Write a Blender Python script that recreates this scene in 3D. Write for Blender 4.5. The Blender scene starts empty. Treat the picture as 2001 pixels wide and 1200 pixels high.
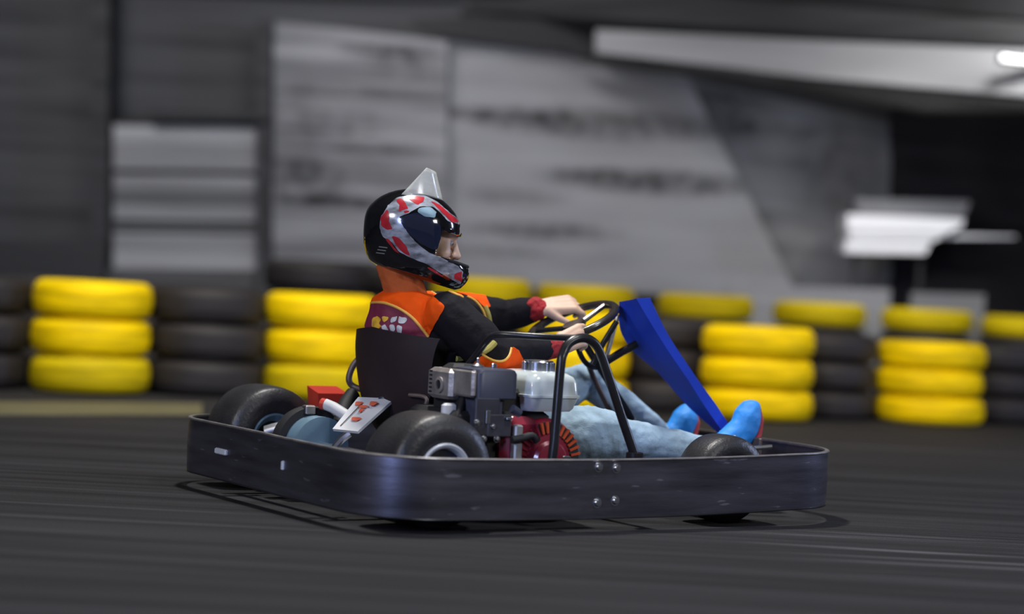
import bpy, bmesh, math, random
from mathutils import Vector, Matrix, noise
from mathutils.bvhtree import BVHTree
random.seed(7)
S = bpy.context.scene
COL = S.collection
PI = math.pi

# ------------------------------------------------------------------ camera
PITCH, ROLL, CAMH = .0157, .0517, .6708
cam_data = bpy.data.cameras.new('camera')
cam = bpy.data.objects.new('camera', cam_data); COL.objects.link(cam)
fw = Vector((0, math.cos(PITCH), -math.sin(PITCH))); up0 = Vector((0, math.sin(PITCH), math.cos(PITCH)))
rt = Vector((1, 0, 0)) * math.cos(ROLL) + up0 * math.sin(ROLL)
up = Vector((-1, 0, 0)) * math.sin(ROLL) + up0 * math.cos(ROLL)
m = Matrix((rt, up, -fw)).transposed().to_4x4(); m.translation = (0, 0, CAMH)
cam.matrix_world = m
cam_data.sensor_width = 36; cam_data.lens = 75.56; cam_data.clip_end = 200
cam_data.dof.use_dof = True; cam_data.dof.focus_distance = 6.02; cam_data.dof.aperture_fstop = 1.05
S.camera = cam

# ------------------------------------------------------------------ world, lamps, exposure
w = bpy.data.worlds.new('world'); S.world = w; w.use_nodes = True
w.node_tree.nodes['Background'].inputs[0].default_value = (.58, .59, .62, 1)
w.node_tree.nodes['Background'].inputs[1].default_value = .10
S.view_settings.view_transform = 'Standard'; S.view_settings.look = 'None'
S.view_settings.exposure = 0; S.view_settings.gamma = 1; S.view_settings.use_curve_mapping = False

def area(name, loc, target, sx, sy, power, col, spread=180):
    l = bpy.data.lights.new(name, 'AREA'); l.shape = 'RECTANGLE'; l.size = sx; l.size_y = sy
    l.energy = power; l.color = col; l.spread = math.radians(spread)
    o = bpy.data.objects.new(name, l); COL.objects.link(o); o.location = loc
    o.rotation_euler = (Vector(target) - Vector(loc)).to_track_quat('-Z', 'Y').to_euler()
    return o
area('hall_or_fill_lamp', (-.4, 6.9, 4.4), (.2, 6.0, 0), .3, .3, 190, (1, .97, .93))
area('hall_or_fill_lamp', (1.7, 4.6, 4.6), (.8, 6.2, .2), .7, .7, 90, (.92, .95, 1))
area('hall_or_fill_lamp', (-2.75, -.9, 2.0), (-.4, 6.0, .4), .40, 1.7, 185, (.40, .52, 1))  # unseen blue light added for the highlight on the bumper's rear corner
area('hall_or_fill_lamp', (-4.2, 1.5, 3.4), (-.4, 6.0, .5), .9, .9, 125, (1, .97, .93))
area('hall_or_fill_lamp', (7.2, 8.4, 2.3), (.9, 6.2, .2), .4, 1.5, 190, (.55, .65, 1))  # unseen blue light added for the highlight on the bumper's front curve
area('hall_or_fill_lamp', (5.5, 1.2, 3.4), (.6, 6.0, .3), 1.2, .8, 120, (.98, .98, 1))  # unseen fill light added at front right to brighten the driver
area('hall_or_fill_lamp', (-2.0, 8.4, 4.6), (-1.8, 10.0, .3), 2.6, .5, 29, (1, .94, .82), 80)
area('hall_or_fill_lamp', (1.5, 8.2, 4.4), (1.3, 10.4, .3), 3.2, .5, 31, (1, .86, .66), 80)
area('wall_fill', (-1.0, 12.9, 3.3), (-.05, 15, 1.25), 1.2, .4, 11.5, (1, .985, 1), 95)  # this and the next lights are unseen, added to brighten the back wall
area('wall_fill', (1.9, 12.6, 1.5), (2.0, 15, .9), .8, .3, 7, (1, .99, 1))
area('wall_fill', (-3.2, 12.0, 3.0), (-3.0, 15, 1.0), 1.2, .5, 50, (1, .99, 1))

# ------------------------------------------------------------------ materials
def nt(mat): return mat.node_tree.nodes, mat.node_tree.links
def mat(name, col, rough=.5, metal=0, var=.15, scale=8, stretch=(1, 1, 1), bump=0, bscale=60, coat=0, spec=.5):
    M = bpy.data.materials.new(name); M.use_nodes = True
    n, l = nt(M); b = n['Principled BSDF']
    b.inputs['Roughness'].default_value = rough; b.inputs['Metallic'].default_value = metal
    b.inputs['Coat Weight'].default_value = coat; b.inputs['Specular IOR Level'].default_value = spec
    tc = n.new('ShaderNodeTexCoord'); mp = n.new('ShaderNodeMapping'); mp.inputs['Scale'].default_value = stretch
    nz = n.new('ShaderNodeTexNoise'); nz.inputs['Scale'].default_value = scale; nz.inputs['Detail'].default_value = 4
    l.new(tc.outputs['Object'], mp.inputs[0]); l.new(mp.outputs[0], nz.inputs['Vector'])
    cr = n.new('ShaderNodeMapRange'); cr.inputs[1].default_value = .3; cr.inputs[2].default_value = .7
    cr.inputs[3].default_value = 1 - var; cr.inputs[4].default_value = 1 + var
    l.new(nz.outputs['Fac'], cr.inputs[0])
    mx = n.new('ShaderNodeVectorMath'); mx.operation = 'SCALE'; mx.inputs[0].default_value = col
    l.new(cr.outputs[0], mx.inputs['Scale']); l.new(mx.outputs[0], b.inputs['Base Color'])
    if bump:
        n2 = n.new('ShaderNodeTexNoise'); n2.inputs['Scale'].default_value = bscale; n2.inputs['Detail'].default_value = 3
        l.new(mp.outputs[0], n2.inputs['Vector'])
        bp = n.new('ShaderNodeBump'); bp.inputs['Strength'].default_value = bump; bp.inputs['Distance'].default_value = .01
        l.new(n2.outputs['Fac'], bp.inputs['Height']); l.new(bp.outputs[0], b.inputs['Normal'])
    return M
def lin(r, g, b):
    f = lambda c: (c / 255 / 12.92) if c < 10 else ((c / 255 + .055) / 1.055) ** 2.4
    return (f(r), f(g), f(b))

M_yel = mat('yellow_tyre_paint', (.84, .58, .0), .6, 0, .38, 3, (1, 1, 14), .15, 20, spec=.15)
M_yel2 = mat('worn_yellow_tyre_paint', (.56, .42, .002), .65, 0, .3, 3, (1, 1, 14), .15, 20, spec=.15)
M_blk = mat('black_tyre_rubber', (.021, .018, .019), .6, 0, .25, 5, (1, 1, 8), .2, 30, spec=.35)
M_rub = mat('kart_tyre_rubber', (.022, .021, .022), .42, 0, .3, 10, (1, 1, 1), .15, 120)
M_rail = mat('brushed_black_rail', (.15, .145, .175), .34, .9, .4, 3.5, (1, 1, 9), .04, 40)
M_rim = mat('worn_metal_edge', (.35, .33, .32), .4, .9, .3, 20)
M_steel = mat('polished_steel', (.62, .64, .68), .25, 1, .1, 20)
M_alu = mat('dull_cast_aluminium', (.42, .42, .43), .45, .8, .2, 20)
M_white_al = mat('white_painted_rim', (.62, .64, .66), .35, .2, .1, 20)
M_frame = mat('black_powder_coat_tube', (.02, .02, .022), .28, .3, .2, 15)
M_seat = mat('dark_brown_seat_shell', (.024, .015, .016), .6, 0, .3, 6, spec=.25)
M_blue = mat('blue_fairing_plastic', (.016, .055, .50), .5, 0, .15, 5, spec=.2)
M_engblk = mat('black_engine_plastic', (.035, .035, .045), .38, 0, .3, 14)
M_bluegrey = mat('blue_grey_shroud', (.05, .055, .085), .4, .1, .2, 10)
M_tank = mat('white_fuel_tank_enamel', (.62, .68, .66), .22, 0, .05, 5, coat=.5)
M_red = mat('dark_red_fan_cover', (.22, .012, .028), .32, .1, .25, 12, coat=.3)
M_red_lit = mat('lit_red_louvre', (.50, .07, .02), .4, 0, .2, 12)  # warm light on the red louvres put into the colour
M_redbox = mat('bright_red_side_pod', (.50, .035, .018), .4, 0, .15, 6)
M_muff = mat('muffler_steel', (.34, .31, .29), .5, .6, .3, 18, bump=.2)
M_plate = mat('white_number_plate', (.60, .60, .60), .45, 0, .08, 10)
M_mark = mat('orange_red_print', (.62, .12, .06), .5, 0, .2, 20)
M_drum = mat('blue_grey_drum_paint', (.16, .26, .33), .45, .3, .2, 14)
M_brown = mat('brown_steel', (.12, .09, .08), .5, .5, .3, 14)
M_shellb = mat('gloss_black_shell', (.006, .006, .007), .12, 0, .1, 5, coat=1)
M_silver = mat('silver_white_stripe', (.34, .36, .41), .2, .3, .7, 26, (1, 1, 2.2), coat=.8)
M_redst = mat('red_stripe', (.42, .02, .03), .2, 0, .3, 22, coat=.8)
M_navy = mat('gloss_navy_side_plate', (.012, .016, .035), .1, 0, .1, 8, coat=1)
M_line = mat('black_helmet_lining', (.012, .012, .014), .9)
M_skin = mat('skin', (.66, .43, .30), .5, 0, .08, 14, bump=.03, bscale=90)
M_lip = mat('lip_skin', (.42, .14, .12), .45, 0, .08, 14)
M_eye = mat('eye_dark', (.02, .015, .012), .15)
M_jack = mat('black_jacket_cloth', (.007, .006, .0085), .85, 0, .3, 9, bump=.3, bscale=40, spec=.2)
M_oran = mat('orange_jacket_cloth', (.80, .085, .004), .8, 0, .12, 9, bump=.25, bscale=40, spec=.12)
M_collar = mat('dull_orange_collar_cloth', (.42, .085, .014), .85, 0, .15, 12, bump=.3, bscale=50)
M_maroon = mat('maroon_jacket_cloth', (.17, .012, .04), .7, 0, .2, 10, bump=.25, bscale=40)
M_pipe = mat('yellow_piping', (.78, .42, .07), .55, 0, .15, 20)
M_cuff = mat('red_knit_cuff', (.34, .012, .016), .85, 0, .25, 30, bump=.4, bscale=120)
M_print = mat('grey_white_print', (.50, .50, .50), .6, 0, .35, 40)
M_yprint = mat('gold_print', (.68, .38, .03), .6, 0, .35, 40)
M_jean = mat('light_blue_denim', (.30, .42, .52), .9, 0, .22, 14, (1, 1, 1), .35, 45)
M_shoe = mat('bright_blue_shoe_cloth', (.02, .25, .72), .6, 0, .15, 12, bump=.2, bscale=50)
M_sole = mat('red_shoe_sole', (.40, .04, .04), .6, 0, .2, 14)
M_white = mat('white_lace', (.7, .7, .7), .6)
M_black = mat('matt_black', (.008, .008, .009), .7, 0, .2)
M_wheel = mat('steering_wheel_grip', (.03, .026, .024), .25, 0, .3, 14, coat=.4)

# thin pale scratches in the rail's finish
n, l = nt(M_rail); sc_ = [x for x in n if x.type == 'VECT_MATH'][0]; old = sc_.inputs['Scale'].links[0].from_socket
tc = [x for x in n if x.type == 'TEX_COORD'][0]; mp = n.new('ShaderNodeMapping'); mp.inputs['Scale'].default_value = (5, 5, 34); mp.inputs['Rotation'].default_value = (.10, .06, 0)
l.new(tc.outputs['Object'], mp.inputs[0]); nz = n.new('ShaderNodeTexNoise'); nz.inputs['Scale'].default_value = 2.2; nz.inputs['Detail'].default_value = 6; l.new(mp.outputs[0], nz.inputs['Vector'])
mr = n.new('ShaderNodeMapRange'); mr.inputs[1].default_value = .66; mr.inputs[2].default_value = .72; mr.inputs[3].default_value = 1; mr.inputs[4].default_value = 2.4; l.new(nz.outputs['Fac'], mr.inputs[0])
mm = n.new('ShaderNodeMath'); mm.operation = 'MULTIPLY'; l.new(old, mm.inputs[0]); l.new(mr.outputs[0], mm.inputs[1]); l.new(mm.outputs[0], sc_.inputs['Scale'])

# visor: clear tinted plastic
M_vis = bpy.data.materials.new('clear_smoked_visor'); M_vis.use_nodes = True
n, l = nt(M_vis); b = n['Principled BSDF']
b.inputs['Base Color'].default_value = (.72, .72, .66, 1); b.inputs['Roughness'].default_value = .12
nz = n.new('ShaderNodeTexNoise'); nz.inputs['Scale'].default_value = 8
mr = n.new('ShaderNodeMapRange'); mr.inputs[3].default_value = .35; mr.inputs[4].default_value = .6
l.new(nz.outputs['Fac'], mr.inputs[0]); l.new(mr.outputs[0], b.inputs['Alpha'])

def print_mat(name, col, blobs, streak=.2, sscale=1.0, rough=.8):
    """cloth/paint with soft flat prints, stains and painted shade: blobs = (x, z, half width, half height, factor)"""
    M = bpy.data.materials.new(name); M.use_nodes = True
    n, l = nt(M); b = n['Principled BSDF']; b.inputs['Roughness'].default_value = rough; b.inputs['Specular IOR Level'].default_value = .08
    tc = n.new('ShaderNodeTexCoord'); mp = n.new('ShaderNodeMapping'); mp.inputs['Scale'].default_value = (.5 * sscale, 1, 12 * sscale)
    l.new(tc.outputs['Object'], mp.inputs[0])
    nz = n.new('ShaderNodeTexNoise'); nz.inputs['Scale'].default_value = 1.2; nz.inputs['Detail'].default_value = 5
    l.new(mp.outputs[0], nz.inputs['Vector'])
    mr = n.new('ShaderNodeMapRange'); mr.inputs[1].default_value = .3; mr.inputs[2].default_value = .7
    mr.inputs[3].default_value = 1 - streak; mr.inputs[4].default_value = 1 + streak
    l.new(nz.outputs['Fac'], mr.inputs[0]); cur = mr.outputs[0]
    mp2 = n.new('ShaderNodeMapping'); mp2.inputs['Scale'].default_value = (4, 1, 5)
    l.new(tc.outputs['Object'], mp2.inputs[0])
    nz2 = n.new('ShaderNodeTexNoise'); nz2.inputs['Scale'].default_value = 2.2; nz2.inputs['Detail'].default_value = 3
    l.new(mp2.outputs[0], nz2.inputs['Vector'])
    letters = n.new('ShaderNodeMapRange'); letters.inputs[1].default_value = .38; letters.inputs[2].default_value = .62
    letters.inputs[3].default_value = .5; letters.inputs[4].default_value = 1
    l.new(nz2.outputs['Fac'], letters.inputs[0])
    for (x, z, rx, rz, f) in blobs:
        q = n.new('ShaderNodeMapping'); q.vector_type = 'POINT'
        q.inputs['Location'].default_value = (-x / rx, 0, -z / rz); q.inputs['Scale'].default_value = (1 / rx, 0, 1 / rz)
        l.new(tc.outputs['Object'], q.inputs[0])
        le = n.new('ShaderNodeVectorMath'); le.operation = 'LENGTH'; l.new(q.outputs[0], le.inputs[0])
        r = n.new('ShaderNodeMapRange'); r.interpolation_type = 'SMOOTHSTEP'
        r.inputs[1].default_value = .45; r.inputs[2].default_value = 1.15; r.inputs[3].default_value = 1 - f; r.inputs[4].default_value = 0
        l.new(le.outputs['Value'], r.inputs[0])
        a = n.new('ShaderNodeMath'); a.operation = 'MULTIPLY'; l.new(r.outputs[0], a.inputs[0]); l.new(letters.outputs[0], a.inputs[1])
        sb = n.new('ShaderNodeMath'); sb.operation = 'SUBTRACT'; sb.inputs[0].default_value = 1; l.new(a.outputs[0], sb.inputs[1])
        mu = n.new('ShaderNodeMath'); mu.operation = 'MULTIPLY'; l.new(cur, mu.inputs[0]); l.new(sb.outputs[0], mu.inputs[1]); cur = mu.outputs[0]
    mx = n.new('ShaderNodeVectorMath'); mx.operation = 'SCALE'; mx.inputs[0].default_value = col
    l.new(cur, mx.inputs['Scale']); l.new(mx.outputs[0], b.inputs['Base Color'])
    return M

# ------------------------------------------------------------------ mesh helpers
def tag(o, label=None, cat=None, group=None, kind=None):
    if label: o['label'] = label
    if cat: o['category'] = cat
    if group: o['group'] = group
    if kind: o['kind'] = kind
    return o
def empty(name, loc=(0, 0, 0), rz=0):
    o = bpy.data.objects.new(name, None); COL.objects.link(o); o.location = loc; o.rotation_euler = (0, 0, rz)
    o.empty_display_size = .1
    return o
def link(name, me, m, parent=None, smooth=True):
    if m is not None:
        me.materials.clear(); me.materials.append(m)
    if smooth is True:
        me.polygons.foreach_set('use_smooth', [True] * len(me.polygons))
    o = bpy.data.objects.new(name, me); COL.objects.link(o)
    if parent: o.parent = parent
    return o
class MB:
    """collects shapes, built as ONE mesh"""
    def __init__(s): s.v = []; s.f = []
    def add(s, v, f):
        k = len(s.v); s.v += [tuple(p) for p in v]; s.f += [tuple(i + k for i in q) for q in f]; return s
    def grid(s, rows, closed_u=False, closed_v=False, cap=False):
        R, Cn = len(rows), len(rows[0]); v = [p for r in rows for p in r]; f = []
        for i in range(R if closed_u else R - 1):
            for j in range(Cn if closed_v else Cn - 1):
                a, b_ = i, (i + 1) % R; c, d = j, (j + 1) % Cn
                f.append((a * Cn + c, a * Cn + d, b_ * Cn + d, b_ * Cn + c))
        if cap and closed_v:
            f.append(tuple(range(Cn))[::-1]); f.append(tuple((R - 1) * Cn + j for j in range(Cn)))
        return s.add(v, f)
    def box(s, x0, x1, y0, y1, z0, z1, bev=.004):
        """box with its eight corners and edges cut by a bevel"""
        B = bev; rows = []
        for z, ins in ((z0, B), (z0 + B, 0), (z1 - B, 0), (z1, B)):
            a0, a1, b0, b1 = x0 + ins, x1 - ins, y0 + ins, y1 - ins
            rows.append([(a0 + B, b0, z), (a1 - B, b0, z), (a1, b0 + B, z), (a1, b1 - B, z), (a1 - B, b1, z), (a0 + B, b1, z), (a0, b1 - B, z), (a0, b0 + B, z)])
        return s.grid(rows, closed_v=True, cap=True)
    def tube(s, pts, r, closed=False, n=10, cap=True):
        pts = [Vector(p) for p in pts]; N = len(pts); rows = []
        rr = r if isinstance(r, (list, tuple)) else [r] * N
        t0 = (pts[1] - pts[0]).normalized(); nrm = t0.orthogonal().normalized()
        for i, p in enumerate(pts):
            if closed: t = (pts[(i + 1) % N] - pts[i - 1]).normalized()
            else: t = (pts[min(i + 1, N - 1)] - pts[max(i - 1, 0)]).normalized()
            nrm = (nrm - t * nrm.dot(t)).normalized(); bn = t.cross(nrm)
            rows.append([p + (nrm * math.cos(a) + bn * math.sin(a)) * rr[i] for a in [2 * PI * k / n for k in range(n)]])
        return s.grid(rows, closed_u=closed, closed_v=True, cap=cap and not closed)
    def lathe(s, prof, origin=(0, 0, 0), axis=(0, 0, 1), n=40, closed=False, cap=False):
        """profile of (radius, along) swept round an axis"""
        ax = Vector(axis).normalized(); u = ax.orthogonal().normalized(); w_ = ax.cross(u); o = Vector(origin)
        rows = [[o + ax * h + (u * math.cos(2 * PI * k / n) + w_ * math.sin(2 * PI * k / n)) * r for k in range(n)] for r, h in prof]
        return s.grid(rows, closed_u=closed, closed_v=True, cap=cap)
    def loft(s, secs, n=36):
        """rounded prism: (z, cx, cy, half x, half y, power)"""
        rows = []
        for z, cx, cy, hx, hy, p in secs:
            row = []
            for k in range(n):
                a = 2 * PI * k / n; c, d = math.cos(a), math.sin(a)
                row.append((cx + hx * math.copysign(abs(c) ** (2 / p), c), cy + hy * math.copysign(abs(d) ** (2 / p), d), z))
            rows.append(row)
        return s.grid(rows, closed_v=True, cap=True)
    def prism(s, poly, ext):
        """polygon of 3D points extruded by a vector"""
        e = Vector(ext); k = len(poly); v = [Vector(p) for p in poly] + [Vector(p) + e for p in poly]
        f = [tuple(range(k))[::-1], tuple(range(k, 2 * k))] + [(i, (i + 1) % k, (i + 1) % k + k, i + k) for i in range(k)]
        return s.add(v, f)
    def build(s, name, m, parent=None, smooth=False, angle=None):
        me = bpy.data.meshes.new(name); me.from_pydata([tuple(p) for p in s.v], [], s.f); me.validate()
        bm = bmesh.new(); bm.from_mesh(me); bmesh.ops.recalc_face_normals(bm, faces=bm.faces)
        for f_ in bm.faces: f_.smooth = bool(smooth)
        if smooth:
            for e in bm.edges:
                if len(e.link_faces) == 2 and e.calc_face_angle(0) > (angle or .7): e.smooth = False
        bm.to_mesh(me); bm.free()
        return link(name, me, m, parent, smooth=None)
def spline(pts, k=6, closed=False):
    """Catmull-Rom through the points"""
    P = [Vector(p) for p in pts]; N = len(P); out = []
    for i in range(N if closed else N - 1):
        a = P[i - 1] if (closed or i > 0) else P[0]; b_ = P[i]; c = P[(i + 1) % N]
        d = P[(i + 2) % N] if (closed or i + 2 < N) else P[-1]
        for j in range(k):
            t = j / k
            out.append(.5 * ((2 * b_) + (c - a) * t + (2 * a - 5 * b_ + 4 * c - d) * t * t + (3 * b_ - a - 3 * c + d) * t ** 3))
    if not closed: out.append(P[-1])
    return out
ICO = bmesh.new(); bmesh.ops.create_icosphere(ICO, subdivisions=2, radius=1)
ICOV = [v.co.copy() for v in ICO.verts]; ICOF = [tuple(v.index for v in f.verts) for f in ICO.faces]; ICO.free()
def blob(chains, voxel, smooth=6, wr=0, wf=14, wseed=0):
    """one continuous skin grown over chains of balls; ball = (point, r) or (point, rx, ry, rz); balls run in kart axes"""
    mb = MB()
    for ch in chains:
        q = [(Vector(c[0]), Vector((c[1], c[1], c[1]) if len(c) == 2 else c[1:4])) for c in ch]
        balls = []
        for i in range(len(q) - 1):
            (p, r), (p2, r2) = q[i], q[i + 1]
            k = max(1, int((p2 - p).length / (min(min(r), min(r2)) * .3)) + 1)
            balls += [(p.lerp(p2, j / k), r.lerp(r2, j / k)) for j in range(k)]
        balls.append(q[-1])
        for p, r in balls:
            mb.add([(p.x + v.x * r.x, p.y + v.y * r.y, p.z + v.z * r.z) for v in ICOV], ICOF)
    me = bpy.data.meshes.new('t'); me.from_pydata(mb.v, [], mb.f)
    o = bpy.data.objects.new('t', me); COL.objects.link(o)
    r = o.modifiers.new('r', 'REMESH'); r.mode = 'VOXEL'; r.voxel_size = voxel
    sm = o.modifiers.new('s', 'SMOOTH'); sm.factor = .5; sm.iterations = smooth
    dg = bpy.context.evaluated_depsgraph_get()
    out = bpy.data.meshes.new_from_object(o.evaluated_get(dg))
    bpy.data.objects.remove(o); bpy.data.meshes.remove(me)
    if wr:
        nv = [v.normal.copy() for v in out.vertices]
        for v, nn in zip(out.vertices, nv):
            p = Vector((v.co.x * .8 + v.co.z * .5, v.co.y, v.co.z * 1.2 - v.co.x * .6)) * wf + Vector((wseed, 0, 0))
            v.co += nn * (noise.noise(p) * wr + noise.noise(p * 2.3) * wr * .4)
        out.update()
    return out
def inpoly(x, z, poly):
    c = False; j = len(poly) - 1
    for i in range(len(poly)):
        a, b_ = poly[i], poly[j]
        if (a[1] > z) != (b_[1] > z) and x < (b_[0] - a[0]) * (z - a[1]) / (b_[1] - a[1]) + a[0]: c = not c
        j = i
    return c
def piece(src, name, m, parent, test, off, least=12):
    """the faces of a skin for which test() holds, lifted off it; each connected patch is a piece of its own"""
    vs = src.vertices; idx = {}; V = []; F = []
    for p in src.polygons:
        if test(p.center, p.normal):
            q = []
            for i in p.vertices:
                if i not in idx: idx[i] = len(V); V.append(vs[i].co + vs[i].normal * off)
                q.append(idx[i])
            F.append(q)
    par = list(range(len(V)))
    def find(a):
        while par[a] != a: par[a] = par[par[a]]; a = par[a]
        return a
    for q in F:
        for k in q[1:]: par[find(k)] = find(q[0])
    groups = {}
    for q in F: groups.setdefault(find(q[0]), []).append(q)
    out = []
    for fs in sorted(groups.values(), key=lambda g: -len(g)):
        if len(fs) < max(least, .04 * len(F)): continue
        ids = sorted({k for q in fs for k in q}); mp_ = {k: n_ for n_, k in enumerate(ids)}
        me = bpy.data.meshes.new(name); me.from_pydata([V[k] for k in ids], [], [[mp_[k] for k in q] for q in fs])
        bm = bmesh.new(); bm.from_mesh(me)
        for _ in range(4):
            new = {}
            for v in bm.verts:
                be = [e for e in v.link_edges if e.is_boundary]
                if len(be) == 2: new[v] = (v.co * 2 + be[0].other_vert(v).co + be[1].other_vert(v).co) / 4
            for v, c in new.items(): v.co = c
        bm.to_mesh(me); bm.free()
        out.append(link(name, me, m, parent))
    return out[0] if out else {}

# ================================================================== THE SETTING
# asphalt track
M_floor = bpy.data.materials.new('track_asphalt'); M_floor.use_nodes = True
n, l = nt(M_floor); b = n['Principled BSDF']; b.inputs['Roughness'].default_value = .8; b.inputs['Specular IOR Level'].default_value = .06
tc = n.new('ShaderNodeTexCoord')
def nzs(sc, scale, det=4):
    mp = n.new('ShaderNodeMapping'); mp.inputs['Scale'].default_value = sc; l.new(tc.outputs['Object'], mp.inputs[0])
    z = n.new('ShaderNodeTexNoise'); z.inputs['Scale'].default_value = scale; z.inputs['Detail'].default_value = det
    l.new(mp.outputs[0], z.inputs['Vector']); return z.outputs['Fac']
def mrn(x, a, b_, c, d):
    r = n.new('ShaderNodeMapRange'); r.inputs[1].default_value = a; r.inputs[2].default_value = b_; r.inputs[3].default_value = c; r.inputs[4].default_value = d
    l.new(x, r.inputs[0]); return r.outputs[0]
def mul(x, y):
    r = n.new('ShaderNodeMath'); r.operation = 'MULTIPLY'; l.new(x, r.inputs[0]); l.new(y, r.inputs[1]); return r.outputs[0]
s1 = mrn(nzs((.28, 7, 1), 1.5), .3, .7, .62, 1.4); s2 = mrn(nzs((1, 1, 1), 160, 2), .3, .7, .8, 1.2)
s3 = mrn(nzs((.35, 14, 1), 1.0, 3), .64, .74, 1, 1.9)
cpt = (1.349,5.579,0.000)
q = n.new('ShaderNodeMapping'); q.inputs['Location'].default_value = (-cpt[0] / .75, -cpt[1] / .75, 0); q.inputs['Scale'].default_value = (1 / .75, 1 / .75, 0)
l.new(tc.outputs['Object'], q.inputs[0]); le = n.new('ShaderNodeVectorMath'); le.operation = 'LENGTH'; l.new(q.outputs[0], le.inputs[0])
glint = mul(mrn(nzs((.45, 22, 1), 1.3, 3), .54, .66, 0, 3.2), mrn(le.outputs['Value'], .3, 1.0, 1, 0))  # pale streaks painted in for glossy light reflections on the asphalt
ad = n.new('ShaderNodeMath'); ad.operation = 'ADD'; l.new(s3, ad.inputs[0]); l.new(glint, ad.inputs[1]); s3 = ad.outputs[0]
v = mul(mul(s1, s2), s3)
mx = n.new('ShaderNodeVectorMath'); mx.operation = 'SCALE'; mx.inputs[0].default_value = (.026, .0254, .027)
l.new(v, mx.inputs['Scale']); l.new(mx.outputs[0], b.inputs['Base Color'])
bp = n.new('ShaderNodeBump'); bp.inputs['Strength'].default_value = .25; bp.inputs['Distance'].default_value = .004
l.new(nzs((1, 1, 1), 260, 2), bp.inputs['Height']); l.new(bp.outputs[0], b.inputs['Normal'])
fl = MB(); rows = []
for j in range(2): rows.append([(-14 + 28 * i, -3 + 19 * j, 0) for i in range(2)])
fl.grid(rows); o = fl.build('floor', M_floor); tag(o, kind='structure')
# faint yellow strip beside the tyre wall
p = MB(); A = [(-2.912,8.794,-0.000), (-1.391,9.809,0.000), (-1.289,9.111,0.000), (-2.660,8.040,0.000)]
p.prism([(a[0], a[1], 0.001) for a in A], (0, 0, .003)); o = p.build('trim_1', mat('dull_yellow_strip', (.11, .10, .05), .7, 0, .3, 4, (1, 8, 1)))
tag(o, kind='structure')

# far wall of the hall
YW = 15.3
M_wall = print_mat('dark_grey_wall', (.085, .085, .087), [], .35, .8)
w_ = MB(); w_.box(-9, 9, YW, YW + .2, 0, 7, .01); tag(w_.build('wall_back', M_wall), kind='structure')
w_ = MB(); w_.box(-9, -8.8, -3, YW, 0, 7, .01); tag(w_.build('wall_left', M_wall), kind='structure')
w_ = MB(); w_.box(8.8, 9, -3, YW, 0, 7, .01); tag(w_.build('wall_right', M_wall), kind='structure')
w_ = MB(); w_.box(-9, 9, -3, YW, 7, 7.1, .01); tag(w_.build('ceiling', mat('dark_ceiling', (.03, .03, .03), .8)), kind='structure')

def poly_slab(name, pts, thick, m, parent=None):
    mb = MB(); mb.prism(pts, (0, thick, 0)); return mb.build(name, m, parent)
def W3(p): return Vector(p)

# roller door on the left with its panels
dr = MB()
dr.prism([(-2.879,15.016,1.588), (-1.760,15.017,1.646), (-1.701,14.999,0.519), (-2.821,14.999,0.461)], (0, .2, 0))
door = dr.build('door_1', mat('door_recess', (.03, .03, .03), .8)); tag(door, kind='structure')
M_dp = [mat('door_panel_%s' % k, (c, c, c * 1.01), .6, 0, .18, 1.5, (.6, 1, 9)) for k, c in (('pale', .36), ('grey', .24), ('dull', .11))]
poly_slab('panel', [(-2.829,14.946,1.554), (-1.841,14.946,1.590), (-1.836,14.945,1.480), (-2.823,14.944,1.443)], .05, M_dp[0], door)
poly_slab('panel', [(-2.823,14.944,1.436), (-1.835,14.944,1.473), (-1.831,14.943,1.385), (-2.818,14.942,1.348)], .05, M_dp[1], door)
poly_slab('panel', [(-2.818,14.942,1.341), (-1.830,14.943,1.377), (-1.826,14.942,1.292), (-2.813,14.941,1.255)], .05, M_dp[1], door)
poly_slab('panel', [(-2.811,14.940,1.216), (-1.824,14.941,1.253), (-1.819,14.939,1.154), (-2.806,14.939,1.117)], .05, M_dp[1], door)
poly_slab('panel', [(-2.806,14.939,1.110), (-1.818,14.939,1.147), (-1.814,14.938,1.054), (-2.801,14.937,1.018)], .05, M_dp[2], door)
poly_slab('panel', [(-2.801,14.937,1.007), (-1.813,14.938,1.044), (-1.807,14.936,0.934), (-2.795,14.935,0.897)], .05, M_dp[1], door)
poly_slab('panel', [(-2.793,14.935,0.868), (-1.806,14.936,0.905), (-1.804,14.935,0.873), (-2.792,14.934,0.837)], .05, M_dp[2], door)
poly_slab('panel', [(-2.791,14.934,0.815), (-1.803,14.935,0.852), (-1.797,14.933,0.735), (-2.785,14.932,0.698)], .05, M_dp[1], door)
poly_slab('panel', [(-2.784,14.932,0.691), (-1.797,14.933,0.728), (-1.788,14.930,0.565), (-2.776,14.930,0.528)], .05, M_dp[0], door)
M_dk = mat('dark_steelwork', (.012, .012, .013), .7, 0, .3, 2)
M_mid = print_mat('grey_steelwork', (.055, .055, .056), [], .3)
def tr(n_, pts, thick, m): tag(poly_slab('trim_%d' % n_, pts, thick, m), kind='structure')
tr(2, [(-3.035,14.933,2.624), (-2.907,14.933,2.631), (-2.811,14.899,0.487), (-2.924,14.899,0.481)], .3, M_mid)
tr(3, [(-1.870,14.878,2.323), (-1.757,14.878,2.329), (-1.678,14.850,0.546), (-1.777,14.850,0.540)], .3, M_mid)
tr(4, [(-2.570,14.817,1.664), (-1.760,14.818,1.681), (-1.757,14.817,1.632), (-2.567,14.816,1.590)], .3, M_dk)
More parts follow.
